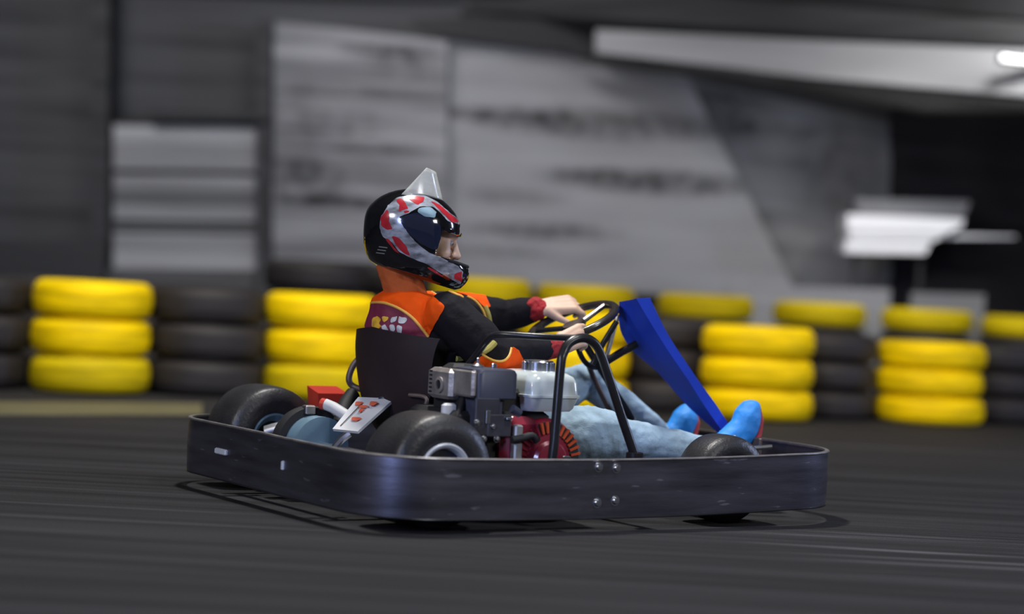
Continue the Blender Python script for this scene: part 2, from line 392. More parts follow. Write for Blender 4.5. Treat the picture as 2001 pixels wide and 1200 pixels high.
# roof girders
tr(5, [(-0.489,15.302,2.808), (3.351,12.126,2.557), (3.368,12.121,2.235), (1.836,13.588,2.421), (0.913,14.322,2.521), (-0.479,15.299,2.619)], .04, M_dk)
tr(6, [(-0.486,15.341,2.741), (3.368,12.164,2.448), (3.386,12.159,2.102), (0.593,14.604,2.384), (-0.106,15.093,2.454), (-0.473,15.337,2.486)], .04, M_mid)
tr(7, [(-0.474,15.298,2.525), (-0.109,15.054,2.499), (0.920,14.320,2.381), (3.374,12.119,2.114), (3.376,12.119,2.080), (0.922,14.319,2.341), (-0.106,15.053,2.442), (-0.470,15.297,2.445)], .04, M_dk)
tr(8, [(-0.811,14.879,2.385), (-0.388,14.880,2.435), (0.462,14.879,2.423), (0.473,14.876,2.214), (-0.095,14.877,2.245), (-0.664,14.877,2.294)], .1, M_dk)
tr(9, [(-3.378,15.233,2.649), (-0.487,15.235,2.798), (-0.475,15.232,2.582), (-1.489,15.231,2.551), (-3.371,15.231,2.504)], .05, M_dk)
# long pale duct that comes nearer to the right
M_duct = mat('pale_duct_paint', (.33, .33, .335), .75, 0, .12, 1.2, (.5, 1, 8))
d = MB(); a0, a1 = Vector((0.474,14.628,2.352)), Vector((0.482,14.626,2.196)); c0, c1 = Vector((3.260,12.224,2.093)), Vector((3.275,12.219,1.812)); m0, m1 = Vector((1.774,13.526,2.227)), Vector((1.785,13.523,1.999))
d.grid([[a0, a1, a1 + Vector((0, .5, 0)), a0 + Vector((0, .5, 0))], [m0, m1, m1 + Vector((0, .5, 0)), m0 + Vector((0, .5, 0))], [c0, c1, c1 + Vector((0, .5, 0)), c0 + Vector((0, .5, 0))]], closed_v=True, cap=True)
o = d.build('air_duct', M_duct); tag(o, 'long pale duct slanting down under the roof girders at upper right', 'duct')
d = MB(); q = [(0.324,14.576,2.200), (0.933,14.325,2.144), (1.792,13.573,2.008), (3.288,12.270,1.820), (3.291,12.269,1.764), (2.472,13.019,1.788), (1.969,13.421,1.888), (1.553,13.722,1.973), (0.936,14.324,2.083), (0.325,14.575,2.173)]
d.prism(q, (0, .25, 0)); o = d.build('pipe_rack', M_dk); tag(o, 'long black rack running along the underside of the pale duct', 'rack')
# lamp at the duct's right end
lp = empty('strip_lamp', (2.806,12.323,2.042)); tag(lp, 'bright strip lamp on the face of the pale duct at the right edge', 'lamp')
Me = bpy.data.materials.new('lit_tube'); Me.use_nodes = True; n, l = nt(Me); b = n['Principled BSDF']; b.inputs['Emission Color'].default_value = (1, 1, 1, 1); b.inputs['Emission Strength'].default_value = 3
lb = MB(); lb.tube([(-.08, 0, .006), (.2, 0, -.012)], .014, n=12); lb.build('tube', Me, lp, True)
lb = MB(); lb.box(-.1, .22, .012, .04, -.03, .03, .004); lb.build('lamp_housing', M_mid, lp)
pl = bpy.data.lights.new('duct_fill', 'AREA'); pl.shape = 'RECTANGLE'; pl.size = .4; pl.size_y = .2; pl.energy = 22; pl.spread = math.radians(110)  # unseen light added in front of the duct to brighten its right end
po = bpy.data.objects.new('duct_fill', pl); COL.objects.link(po); po.location = (2.7, 11.0, 2.5); po.rotation_euler = (Vector((3.1, 12.4, 2.15)) - po.location).to_track_quat('-Z', 'Y').to_euler()

# banners hung on the back wall
def sheet(name, pts4, nx, nz, m, amp=.02, seed=0):
    """a hung cloth: four corners (top left, top right, bottom right, bottom left), slightly rippled, 4 mm thick"""
    a, b_, c, d = [Vector(p) for p in pts4]; rows = []
    for th in (0, 1):
        R = []
        for i in range(nz + 1):
            t = i / nz; r = []
            for j in range(nx + 1):
                s = j / nx; p = a.lerp(b_, s).lerp(d.lerp(c, s), t)
                p = p + Vector((0, amp * (noise.noise(Vector((p.x * 1.5 + p.z, seed, p.z * 1.4))) + .5 * noise.noise(Vector((p.x * 3, seed, p.z * 5)))) + .004 * th, 0)); r.append(p)
            R.append(r)
        rows.append(R)
    mb = MB(); mb.grid(rows[0]); mb.grid(rows[1])
    k = (nx + 1) * (nz + 1); e = []
    ring = [i for i in range(nx + 1)] + [(i + 1) * (nx + 1) - 1 for i in range(1, nz + 1)] + [nz * (nx + 1) + i for i in range(nx - 1, -1, -1)] + [i * (nx + 1) for i in range(nz - 1, 0, -1)]
    for i in range(len(ring)):
        p, q = ring[i], ring[(i + 1) % len(ring)]; e.append((p, q, q + k, p + k))
    mb.f += e
    return mb.build(name, m, None, True)
def bl(p, rx, rz, f): return (p[0], p[2], rx, rz, f)
D = 15.0
prints = [bl((0.574,15.019,1.742), 1.1, .13, .3), bl((-0.178,15.019,1.767), .6, .06, .35), bl((0.952,15.013,1.361), .9, .11, .3), bl((0.629,15.013,1.380), .5, .05, .45),
          bl((0.185,15.007,0.974), .62, .07, .3), bl((-0.041,15.010,1.202), .45, .07, .6), bl((-0.165,15.004,0.820), .5, .04, .55)]
M_ban = print_mat('grey_banner_cloth', (.28, .28, .286), prints, .12, .5)
o = sheet('banner', [(-0.606,15.027,2.299), (1.107,15.025,2.155), (2.011,15.000,0.582), (-0.516,15.000,0.566)], 60, 40, M_ban, .03, 1)
tag(o, 'big pale grey banner with rows of dark print, behind the driver', 'banner')
prints = [bl((-0.944,14.925,2.171), .42, .05, .25), bl((-0.834,14.924,2.099), .4, .04, .4), bl((-0.794,14.923,2.012), .45, .05, .6), bl((-1.142,14.921,1.870), .6, .06, .6),
          bl((-1.238,14.918,1.680), .55, .05, .6), bl((-1.305,14.916,1.591), .45, .035, .4), bl((-0.979,14.915,1.480), .55, .04, .35), bl((-1.576,14.912,1.343), .3, .05, .3),
          bl((-1.463,14.910,1.214), .36, .18, .4), bl((-1.244,14.909,1.101), .4, .06, .35), bl((-0.971,14.912,1.310), .5, .05, .55), bl((-1.625,14.916,1.596), .3, .5, .7)]
M_ban2 = print_mat('streaked_grey_tarpaulin', (.24, .24, .246), prints, .42, .8)
o = sheet('tarpaulin', [(-1.755,14.928,2.335), (-0.543,14.927,2.249), (-0.458,14.901,0.598), (-1.669,14.902,0.663)], 40, 40, M_ban2, .06, 4)
tag(o, 'creased grey tarpaulin with dark streaks, between the roller door and the big banner', 'tarpaulin')
prints = [bl((1.349,14.971,1.878), .5, .22, .35), bl((1.747,14.969,1.774), .55, .06, .6), bl((1.565,14.960,1.159), .5, .08, .55), bl((1.540,14.956,0.951), .4, .035, .35), bl((1.462,14.958,1.082), .3, .04, .6), bl((2.224,14.965,1.513), .4, .5, .6)]  # printed marks plus painted shade towards the top and right
M_ban3 = print_mat('shaded_grey_sheet', (.23, .23, .232), prints, .2, .6)  # fall-off of light across the banner put into a darker sheet
o = sheet('tarpaulin', [(0.999,15.265,2.154), (2.796,15.260,1.840), (2.644,15.240,0.568), (1.081,15.240,0.578)], 40, 40, M_ban3, .035, 9)  # darker sheet stands in for the light fall-off across the banner
tag(o, 'grey sheet darkened for fading light, right of the big banner, above the blue fairing', 'tarpaulin')
# unlit curtain at far right
M_cur = print_mat('black_curtain_cloth', (.012, .0115, .013), [], .35)
o = sheet('curtain', [(2.512,14.722,1.972), (4.120,14.724,2.055), (4.200,14.699,0.517), (2.585,14.700,0.574)], 60, 10, M_cur, .12, 13)
tag(o, 'black curtain hanging behind the bright stall at far right', 'curtain')

# pale stall on the right
sl = Vector((2.599,14.306,0.922)); sl.z = 0; st = empty('stall', sl)
def rel(pts, o_): return [Vector(p) - o_ for p in pts]
M_st = mat('white_stall_paint', (.75, .75, .76), .5, 0, .1, 2, (.6, 1, 8)); M_stg = mat('grey_stall_awning', (.13, .13, .135), .6, 0, .15, 2)
for nm, pts, th, mm in (('awning', [(2.223,14.211,1.281), (2.987,14.212,1.303), (2.952,14.210,1.196), (2.262,14.210,1.181)], .3, M_stg),
                        ('fascia', [(2.166,14.110,1.173), (2.932,14.110,1.179), (2.921,14.109,1.132), (2.823,14.108,1.080), (2.172,14.108,1.059)], .3, M_st),
                        ('counter', [(2.189,14.128,1.057), (2.827,14.128,1.077), (2.749,14.127,1.026), (2.192,14.127,1.000)], .3, M_st),
                        ('counter_front', [(2.170,14.157,0.996), (2.735,14.157,1.019), (2.699,14.156,0.936), (2.174,14.156,0.919)], .3, M_st),
                        ('shelf', [(2.749,14.208,1.074), (3.300,14.208,1.089), (3.301,14.208,1.076), (2.750,14.208,1.047)], .1, M_st),
                        ('leg', [(2.251,14.306,0.924), (2.278,14.306,0.926), (2.304,14.298,0.429), (2.277,14.298,0.428)], .04, M_dk),
                        ('leg', [(2.686,14.306,0.947), (2.713,14.306,0.948), (2.740,14.298,0.435), (2.713,14.298,0.433)], .04, M_dk)):
    if nm == 'leg': pts = [pts[0], pts[1], (pts[1][0], pts[1][1], 0), (pts[0][0], pts[0][1], 0)]
    poly_slab(nm, rel(pts, sl), th, mm, st)
tag(st, 'bright white stall with a grey awning in front of the black curtain', 'stall')
pl = bpy.data.lights.new('stall_lamp', 'AREA'); pl.shape = 'RECTANGLE'; pl.size = .9; pl.size_y = .1; pl.energy = 4.5
po = bpy.data.objects.new('stall_lamp', pl); COL.objects.link(po); po.location = (2.75, 13.2, 1.9); po.rotation_euler = (Vector((2.75, 14.2, 1.15)) - po.location).to_track_quat('-Z', 'Y').to_euler()

# low barrier boards between the tyre wall and the back wall
def board(pts, c, lab, th=.08):
    pts = [pts[0], pts[1], (pts[1][0], pts[1][1], 0), (pts[0][0], pts[0][1], 0)]
    o = poly_slab('barrier_board', pts, th, mat('board_paint', (c, c, c * 1.02), .6, 0, .2, 2, (.6, 1, 9))); tag(o, lab, 'barrier'); return o
board([(-3.888,12.902,0.679), (-2.458,12.903,0.741), (-2.431,12.895,0.220), (-3.860,12.893,0.146)], .014, 'black barrier board behind the tyres at the left edge')
board([(-2.462,13.000,0.575), (-1.559,13.001,0.609), (-1.541,12.995,0.263), (-2.443,12.994,0.216)], .06, 'dark grey barrier board below the roller door')
board([(-1.538,12.902,0.672), (-0.828,12.902,0.696), (-0.808,12.896,0.303), (-1.517,12.895,0.267)], .032, 'black barrier board just left of the helmet')
board([(1.389,14.002,0.670), (2.456,14.002,0.692), (2.465,13.999,0.512), (1.400,13.998,0.457)], .22, 'pale low barrier board right of the blue fairing')
board([(2.587,13.952,0.679), (3.062,13.952,0.690), (3.070,13.950,0.544), (2.596,13.949,0.520)], .15, 'short pale barrier board below the white stall')

# ================================================================== TYRE WALL
def tyre_mesh(name, R, t, m):
    h = t / 2 * .97
    pr = [(R * .56, -h * .55), (R * .60, -h * .80), (R * .72, -h * .98), (R * .84, -h * .99), (R * .925, -h * .86), (R * .975, -h * .62), (R * .992, -h * .36), (R * .992, -h * .31), (R * .978, -h * .29), (R * .978, -h * .25), (R, -h * .23),
          (R, h * .23), (R * .978, h * .25), (R * .978, h * .29), (R * .992, h * .31), (R * .992, h * .36), (R * .975, h * .62), (R * .925, h * .86), (R * .84, h * .99), (R * .72, h * .98), (R * .60, h * .80), (R * .56, h * .55), (R * .60, h * .45), (R * .80, h * .4), (R * .90, 0), (R * .80, -h * .4), (R * .60, -h * .45)]
    mb = MB(); mb.lathe(pr, n=56, closed=True)
    o = mb.build(name, m, None, True, .9); me = o.data; bpy.data.objects.remove(o); return me
TM = {}
def tyre(c, t, kind):
    key = (round(t, 3), kind)
    if key not in TM: TM[key] = tyre_mesh('tyre', .285, t, {'y': M_yel, 'w': M_yel2, 'b': M_blk}[kind])
    o = bpy.data.objects.new('tyre', TM[key]); COL.objects.link(o)
    o.location = c; o.rotation_euler = (random.uniform(-.006, .006), random.uniform(-.006, .006), random.uniform(0, 6)); return o
ORD = ['first', 'second', 'third', 'fourth', 'fifth', 'sixth', 'seventh', 'eighth', 'ninth', 'tenth', 'eleventh', 'twelfth', 'thirteenth', 'fourteenth']
# (contact point of the front of the stack, colours bottom to top, tyre thickness)
front = [((-2.943,9.495,0.000), 'yyy', .178), ((-2.570,10.069,0.000), 'bbb', .178), ((-2.002,9.994,0.000), 'wyy', .178), ((-1.464,10.312,0.000), 'bbb', .177), ((-0.934,10.359,0.000), 'wyy', .174), ((-0.329,10.967,0.000), 'bbb', .170), ((0.328,10.604,0.000), 'yyy', .166),
         ((0.846,11.182,0.000), 'bbb', .162), ((1.258,10.568,0.000), 'yyy', .157), ((1.850,11.564,0.000), 'bbb', .148), ((2.211,11.012,0.000), 'yyy', .142), ((2.880,12.022,0.000), 'bbb', .140), ((3.204,11.390,0.000), 'yyy', .138)]
rowname = ['bottom', 'middle', 'top']
for i, (g, cols, t) in enumerate(front):
    cx, cy = g[0], g[1] + .285
    kind = 'yellow' if 'y' in cols else 'black'
    if kind == 'black' and 0 < i < len(front) - 1:       # nested back between its yellow neighbours
        L, Rr = Vector(front[i - 1][0]), Vector(front[i + 1][0]); mid = (L + Rr) / 2; dx = (Rr - L); half = dx.length / 2
        off = math.sqrt(max(.02, .572 ** 2 - half ** 2)) if half < .56 else .06
        nrm = Vector((-dx.y, dx.x, 0)).normalized(); cx, cy = mid.x + nrm.x * off, mid.y + .285 + nrm.y * off
    for k in range(3):
        o = tyre((cx + random.uniform(-.008, .008), cy + random.uniform(-.012, .012), t * (k + .5)), t, cols[k])
        tag(o, '%s tyre, %s one of the %s front-row stack from the left' % ('yellow painted' if kind == 'yellow' else 'black', rowname[k], ORD[i]), 'tyre', 'tyres of the front row')
back = [((-3.345,10.385,0.000), 'b', 0.178, 3, 0.0), ((-2.878,10.625,0.000), 'b', 0.178, 3, 0.0), ((-2.380,10.835,0.000), 'b', 0.178, 3, 0.0), ((-1.861,11.053,0.000), 'b', 0.175, 3, 0.0), ((-1.066,11.425,0.000), 'b', 0.172, 4, 0.0), ((-0.629,11.639,0.000), 'b', 0.170, 4, 0.4), ((-0.174,11.862,0.000), 'w', 0.160, 4, 0.0), ((0.428,12.110,0.000), 'w', 0.157, 4, 0.0), ((1.152,12.454,0.000), 'w', 0.152, 4, 0.0), ((1.873,12.778,0.000), 'w', 0.148, 4, 0.0), ((2.573,13.070,0.000), 'w', 0.146, 4, 0.0), ((3.285,13.409,0.000), 'w', 0.141, 4, 0.0), ((4.027,13.759,0.000), 'w', 0.140, 4, 0.0)]
rn4 = ['bottom', 'second from the ground', 'third from the ground', 'topmost']
for i, (g, c, t, cnt, dy) in enumerate(back):
    for k in range(cnt):
        kk = c if k == 3 else 'b'
        o = tyre((g[0] + random.uniform(-.008, .008), g[1] + .285 + dy, t * (k + .5)), t, kk)
        tag(o, '%s tyre, %s of the %s back-row stack from the left' % ('yellow painted' if kk in 'yw' else 'black', 'topmost' if k == cnt - 1 else rn4[k], ORD[i]), 'tyre', 'tyres of the back row')

# ================================================================== GO-KART  (own axes: x forward, y to its left, origin under the rear axle)
PSI = .5725; KO = Vector((-.4633, 5.9909, 0))
kart = empty('go_kart', KO, PSI)
tag(kart, 'low black go-kart with wraparound steel bumper, blue nose panel and side engine', 'go-kart')
# bumper rail
def rrect(x0, x1, hw, rr, rf, n=14):
    pts = []
    def arc(cx, cy, r, a0, a1):
        for i in range(n + 1):
            a = a0 + (a1 - a0) * i / n; pts.append((cx + r * math.cos(a), cy + r * math.sin(a)))
    arc(x0 + rr, -hw + rr, rr, PI, 1.5 * PI)
    for i in range(1, 20): 
        x = x0 + rr + (x1 - rf - x0 - rr) * i / 20; pts.append((x, -hw))
    arc(x1 - rf, -hw + rf, rf, 1.5 * PI, 2 * PI); 
    for i in range(1, 8): pts.append((x1, -hw + rf + (2 * hw - 2 * rf) * i / 8))
    arc(x1 - rf, hw - rf, rf, 0, .5 * PI)
    for i in range(1, 20):
        x = x1 - rf - (x1 - rf - x0 - rr) * i / 20; pts.append((x, hw))
    arc(x0 + rr, hw - rr, rr, .5 * PI, PI)
    for i in range(1, 8): pts.append((x0, hw - rr - (2 * hw - 2 * rr) * i / 8))
    return pts
RP = rrect(-.232, 1.385, .633, .19, .27)
def sag(x, y):
    s = max(0, 1 - ((x - .38) / .75) ** 2); return -.012 * s if y < 0 else -.006 * s
def bow(x, y):
    s = max(0, 1 - ((x - .45) / .7) ** 2); return math.copysign(.014 * s, y) if abs(y) > .5 else 0
def railrow(dz0, dz1, th):
    mb = MB(); rows = []; N = len(RP)
    for i, (x, y) in enumerate(RP):
        a, c = Vector(RP[i - 1]), Vector(RP[(i + 1) % N]); t = (c - a).normalized(); nn = Vector((t.y, -t.x))
        y2 = y + bow(x, y); s = sag(x, y); ex, ey = x + nn.x * th, y2 + nn.y * th; ix, iy = x - nn.x * th, y2 - nn.y * th
        rows.append([(ex, ey, dz0 + s), (ex + nn.x * .002, ey + nn.y * .002, (dz0 + dz1) / 2 + s), (ex, ey, dz1 + s), (ix, iy, dz1 + s), (ix, iy, dz0 + s)])
    mb.grid(rows, closed_u=True, closed_v=True); return mb
rail = railrow(.048, .198, .004).build('bumper_rail', M_rail, kart, True, .5)
rail['label'] = 'wraparound scuffed dark steel bumper band'
railrow(.198, .204, .0055).build('edge_lip', M_rim, rail, True, .5)
railrow(.044, .048, .005).build('edge_lip', M_frame, rail, True, .5)
def bolt(p, axis, r, par, m=M_steel, head=.008):
    mb = MB(); mb.lathe([(r * .2, head), (r * .75, head * .9), (r, head * .45), (r, 0), (r * 1.35, 0), (r * 1.35, -.003)], p, axis, 12, cap=True); return mb.build('bolt', m, par, True)
for p in ((0.429,-0.655,0.171), (0.487,-0.655,0.168), (0.430,-0.655,0.076), (0.488,-0.655,0.081)): bolt((p[0], p[1] + .002, p[2]), (0, -1, 0), .0105, rail)
# slots in the rear face
mb = MB(); mb.box(-.246, -.234, .212, .284, .116, .133, .003); o = mb.build('reflector', M_white_al, rail); o['label'] = 'small pale oblong plate on the rear face'
mb = MB(); mb.box(-.244, -.234, -.143, -.130, .112, .138, .003); mb.build('slot_plate', M_white_al, rail)
# chassis
ch = MB()
for y in (-.30, .30): ch.tube(spline([(-.19, y, .11), (0, y, .11), (.5, y * 1.05, .085), (.95, y * .8, .085), (1.25, y * .7, .10)], 8), .015)
for x in (-.15, .22, .62, 1.1): ch.tube([(x, -.30, .10), (x, .30, .10)], .014)
for x in (.1, .62): 
    for s in (-1, 1): ch.tube([(x, s * .30, .10), (x, s * .628, .12)], .013)
for y in (-.25, .25): ch.tube([(-.22, y, .12), (-.1, y, .11)], .013); ch.tube([(1.2, y, .10), (1.32, y, .12)], .013)
frm = ch.build('chassis_frame', M_frame, kart, True)
mb = MB(); mb.box(.35, 1.28, -.28, .28, .058, .064, .002); mb.build('floor_tray', M_brown, kart)
mb = MB(); mb.lathe([(.015, -.50), (.015, .50)], (0, 0, .151), (0, 1, 0), 20, cap=True); mb.build('rear_axle', M_steel, kart, True)
mb = MB(); mb.tube([(.9456, -.48, .124), (.9456, .48, .124)], .016); mb.build('front_axle', M_frame, kart, True)
# wheels
def wheel(x, y, R, wd, rr, m_rim, label=None):
    s = 1 if y > 0 else -1; h = wd / 2; A = (0, s, 0); o = (x, y, R)
    mb = MB()
    mb.lathe([(rr * .92, -h * .95), (rr, -h * .95), (rr, -h * .8), (rr * .8, -h * .6), (rr * .8, h * .55), (rr, h * .85), (rr * 1.06, h * 1.0), (rr * 1.0, h * 1.05), (rr * .9, h * 1.0), (rr * .74, h * .6), (rr * .70, h * .15), (rr * .25, h * .1), (rr * .25, -h * .1), (rr * .66, 0), (rr * .66, -h * .7)], o, A, 40, closed=True)
    wh = mb.build('wheel', m_rim, kart, True, .6)
    if label: wh['label'] = label
    mb = MB(); mb.lathe([(.028, h * .62), (rr * .5, h * .66), (rr * .90, h * .86), (rr * .90, h * .8), (.028, h * .54)], o, A, 40, closed=True); mb.build('rim_centre', M_engblk, wh, True)
    mb = MB()
    mb.lathe([(rr * .95, -h * .9), (rr * 1.1, -h * .98), (rr + (R - rr) * .45, -h * 1.04), (R * .93, -h * .93), (R * .975, -h * .78), (R * .993, -h * .5), (R, 0), (R * .993, h * .5), (R * .975, h * .78), (R * .93, h * .93), (rr + (R - rr) * .45, h * 1.04), (rr * 1.1, h * .98), (rr * .98, h * .9)], o, A, 64, closed=True)
    mb.build('tyre', M_rub, wh, True, .9)
    mb = MB(); mb.lathe([(.002, h * .55), (.016, h * .55), (.02, h * .45), (.026, h * .3), (.03, h * .1), (.03, -h * .7)], o, A, 20, cap=True); mb.build('hub', M_steel, wh, True, .6)
    for k in range(3):
        a = 2 * PI * k / 3 + .5; mb = MB(); mb.lathe([(.002, h * .34), (.006, h * .32), (.006, 0)], (x + .026 * 1.4 * math.cos(a), y, R + .026 * 1.4 * math.sin(a)), A, 8, cap=True); mb.build('wheel_nut', M_steel, wh, True)
wheel(0, -.485, .151, .19, .072, M_white_al); wheel(0, .485, .151, .19, .072, M_drum)
wheel(.9456, -.52, .124, .12, .062, M_frame); wheel(.9456, .52, .124, .12, .062, M_frame)
# seat shell
prof = [(.090, .500), (.088, .44), (.098, .36), (.118, .28), (.155, .20), (.24, .135), (.36, .12), (.46, .13), (.54, .17)]
mb = MB()
outer = []; inner = []
PR = spline([Vector((x, 0, z)) for x, z in prof], 4)
for i, p in enumerate(PR):
    t = i / (len(PR) - 1); r = []; r2 = []
    for j in range(17):
        s = -1 + j / 8; up_ = max(0, t - .35) * .30
        wv = .228 - .045 * min(1, t * 2.2); a = abs(s) ** 2.5
        x = p.x + a * (.065 * (1 - t) ** 1 + .02); z = p.z + a * up_ - (1 - t) ** 6 * .02 * abs(s)
        r.append(Vector((x, wv * s, z))); r2.append(Vector((x + .012 * (1 - a * .5), (wv - .010) * s, z + .006 * t)))
    outer.append(r); inner.append(r2)
ring = [[*o_, *i_[::-1]] for o_, i_ in zip(outer, inner)]
mb.grid(ring, closed_v=True, cap=True)
seat = mb.build('seat', M_seat, kart, True, .8); seat['label'] = 'dark brown moulded seat shell'
# tubes round the back of the seat
mb = MB(); mb.tube(spline([(0.239,0.240,0.412), (0.204,0.260,0.403), (0.181,0.270,0.375), (0.169,0.270,0.334), (0.186,0.260,0.312), (0.215,0.200,0.305), (0.227,0.100,0.298), (0.233,0.020,0.282)], 6), .0095)
o = mb.build('seat_loop', M_brown, kart, True); 
mb = MB(); mb.tube(spline([(0.191,0.260,0.400), (0.200,0.240,0.409), (0.215,0.230,0.403), (0.218,0.220,0.383)], 5), .006); mb.build('seat_loop', M_rim, kart, True)
mb = MB(); mb.tube(spline([(0.102,-0.020,0.284), (0.133,-0.050,0.312), (0.161,-0.100,0.329), (0.195,-0.150,0.326), (0.205,-0.200,0.320)], 6), .012); mb.build('engine_brace', M_bluegrey, kart, True)
mb = MB(); mb.tube(spline([(0.132,-0.150,0.320), (0.156,-0.200,0.316), (0.154,-0.200,0.284), (0.152,-0.200,0.214)], 5), .006); mb.build('engine_brace', M_brown, kart, True)
# plate over the chain, on its bracket
A = [(-0.038,-0.030,0.215), (-0.008,-0.120,0.216), (0.130,-0.070,0.304), (0.071,0.030,0.300)]
A = [Vector(a) for a in A]; nn = (A[1] - A[0]).cross(A[3] - A[0]).normalized(); 
if nn.dot(Vector((-.54, -.84, .1))) < 0: nn = -nn
mb = MB(); mb.prism([a - nn * .008 for a in A], nn * .008); plate = mb.build('chain_guard', M_plate, kart); plate['label'] = 'tilted white plate with orange-red marks'
def onplate(u, v): return A[0] + (A[1] - A[0]) * u + (A[3] - A[0]) * v + nn * .0006
for (u, v, ru, rv) in ((.22, .80, .13, .08), (.48, .72, .16, .06), (.76, .84, .13, .085), (.52, .60, .07, .07), (.58, .34, .17, .075)):
    mb = MB(); mb.prism([onplate(u + ru * math.cos(t) * (1 + .25 * math.sin(3 * t)), v + rv * math.sin(t) * (1 + .3 * math.cos(2 * t))) for t in [2 * PI * k / 14 for k in range(14)]], nn * .0008); mb.build('mark', M_mark, plate)
mb = MB(); mb.prism([onplate(.2, .1), onplate(.23, .1), onplate(.36, .82), onplate(.33, .82)], nn * .0008); mb.build('mark', M_brown, plate)
mb = MB(); mb.tube([(-0.004,-0.070,0.207), (-0.020,-0.060,0.192), (-0.029,-0.040,0.168), (-0.030,-0.040,0.135)], .012, n=8); mb.build('guard_bracket', M_rim, kart, True)
# drum and sprocket on the axle
mb = MB(); mb.lathe([(.05, -.06), (.082, -.06), (.086, -.055), (.086, .03), (.03, .034)], (0.0, .13, .151), (0, -1, 0), 48, cap=True); dm = mb.build('brake_drum', M_drum, kart, True, .6); dm['label'] = 'blue-grey drum on the rear axle'
mb = MB(); mb.lathe([(.087, -.045), (.108, -.045), (.112, -.03), (.112, -.015), (.108, .0), (.087, .0)], (0.0, .16, .151), (0, -1, 0), 48, closed=True); mb.build('brake_band', M_black, kart, True, .6)
mb = MB(); p = Vector((-0.017,0.160,0.245)); mb.box(p.x - .012, p.x + .02, .15, .18, p.z - .006, p.z + .02, .003); mb.build('clip', M_rim, kart)
mb = MB(); mb.tube([(0.027,0.140,0.270), (0.037,0.110,0.263), (0.057,0.040,0.238)], .0165, n=16); o = mb.build('canister', M_plate, kart, True); o['label'] = 'small white canister with a red cap'
mb = MB(); mb.tube([(0.020,0.150,0.271), (0.027,0.138,0.269)], .017, n=16); mb.build('cap', M_redbox, o, True)
mb = MB(); mb.tube(spline([(-0.047,0.360,0.170), (-0.013,0.330,0.183), (0.014,0.300,0.168), (0.031,0.250,0.158)], 4), .02, n=12); mb.build('axle_carrier', M_alu, kart, True)
# red box at the far side
p0 = Vector((0.100,0.400,0.302)); p1 = Vector((0.238,0.400,0.236))
mb = MB()
a = [Vector((0.119,0.420,0.238)), Vector((0.110,0.420,0.305)), Vector((0.102,0.330,0.288)), Vector((0.105,0.330,0.229))]
ex = Vector((.10, 0, 0)); mb.prism(a, ex); rb = mb.build('side_pod', M_redbox, kart); rb['label'] = 'small bright red pod behind the seat on the far side'
mb = MB(); mb.tube(spline([(0.147,0.200,0.297), (0.114,0.180,0.268), (0.081,0.140,0.239), (0.055,0.100,0.201)], 4), .022, n=12); mb.build('hose', M_black, kart, True)

# ---- engine
eng = MB()
eng.box(.10, .40, -.46, -.20, .10, .30, .012)
eng.box(.14, .34, -.44, -.26, .28, .36, .01)
eng.box(.13, .24, -.39, -.28, .34, .42, .02)
engo = eng.build('engine', M_black, kart); engo['label'] = 'small black and red petrol engine beside the seat'
# muffler
mz0, mz1 = (0.114,0.325)[1], (0.109,0.401)[1]; mx0 = (0.111,0.369)[0]
mb = MB(); mb.box(mx0, mx0 + .075, -.40, -.275, mz0, mz1 + .006, .01)
mf = mb.build('muffler', M_muff, engo); mf['label'] = 'grey brown box muffler with a round outlet'
mb = MB(); mb.lathe([(.021, 0), (.021, .006), (.013, .008), (.013, .001)], (mx0, -.35, (mz0 + mz1) / 2), (-1, 0, 0), 24, closed=True); mb.build('outlet', M_muff, mf, True)
mb = MB(); mb.lathe([(.012, .002), (.012, .004)], (mx0, -.35, (mz0 + mz1) / 2), (-1, 0, 0), 20, cap=True); mb.build('outlet_hole', M_black, mf)
for k in range(6):
    mb = MB(); zz = mz0 + .014 + k * .011; mb.box(mx0 - .0015, mx0 + .002, -.305, -.29, zz, zz + .005, .0008); mb.build('vent_slot', M_black, mf)
mb = MB(); mb.box(mx0 + .03, mx0 + .072, -.405, -.385, mz0 + .01, mz1 - .012, .006); mb.build('heat_shield', M_bluegrey, mf)
# air filter housing
fx0, fx1 = (0.137,0.363)[0], (0.263,0.364)[0]; fz1 = (0.190,0.415)[1]; fzm = (0.195,0.338)[1]; fz0 = (0.201,0.231)[1]
mb = MB(); cx = (fx0 + fx1) / 2; hx = (fx1 - fx0) / 2; cy = -.43
mb.loft([(fzm, cx, cy, hx, .07, 10), (fz1 - .012, cx, cy, hx, .07, 10), (fz1 - .003, cx, cy, hx - .004, .066, 8), (fz1, cx, cy, hx - .012, .058, 8)], 40)
af = mb.build('air_filter', M_bluegrey, engo, True, .6); af['label'] = 'dark blue-grey air filter box'
mb = MB(); mb.loft([(fzm - .004, cx, cy, hx - .003, .068, 10), (fzm, cx, cy, hx - .003, .068, 10)], 40); mb.build('seam', M_black, af)
mb = MB(); mb.box(fx0 + .004, fx0 + .085, -.495, -.37, fz0, fzm - .004, .006); mb.build('filter_base', M_bluegrey, af)
mb = MB(); mb.lathe([(.016, 0), (.018, .004), (.01, .008), (.004, .012), (.004, .024), (.001, .026)], (fx0 + .05, cy + .02, fz1), (0, 0, 1), 16); mb.build('wing_nut', M_steel, af, True)
mb = MB(); mb.box(fx0 + .085, fx0 + .10, cy, cy + .01, fz1, fz1 + .012, .002); mb.build('clip', M_steel, af)
mb = MB(); mb.box(fx0 - .014, fx0 + .002, -.492, -.356, fzm - .0, fz1 - .004, .006); mb.build('filter_lid', M_muff, af)
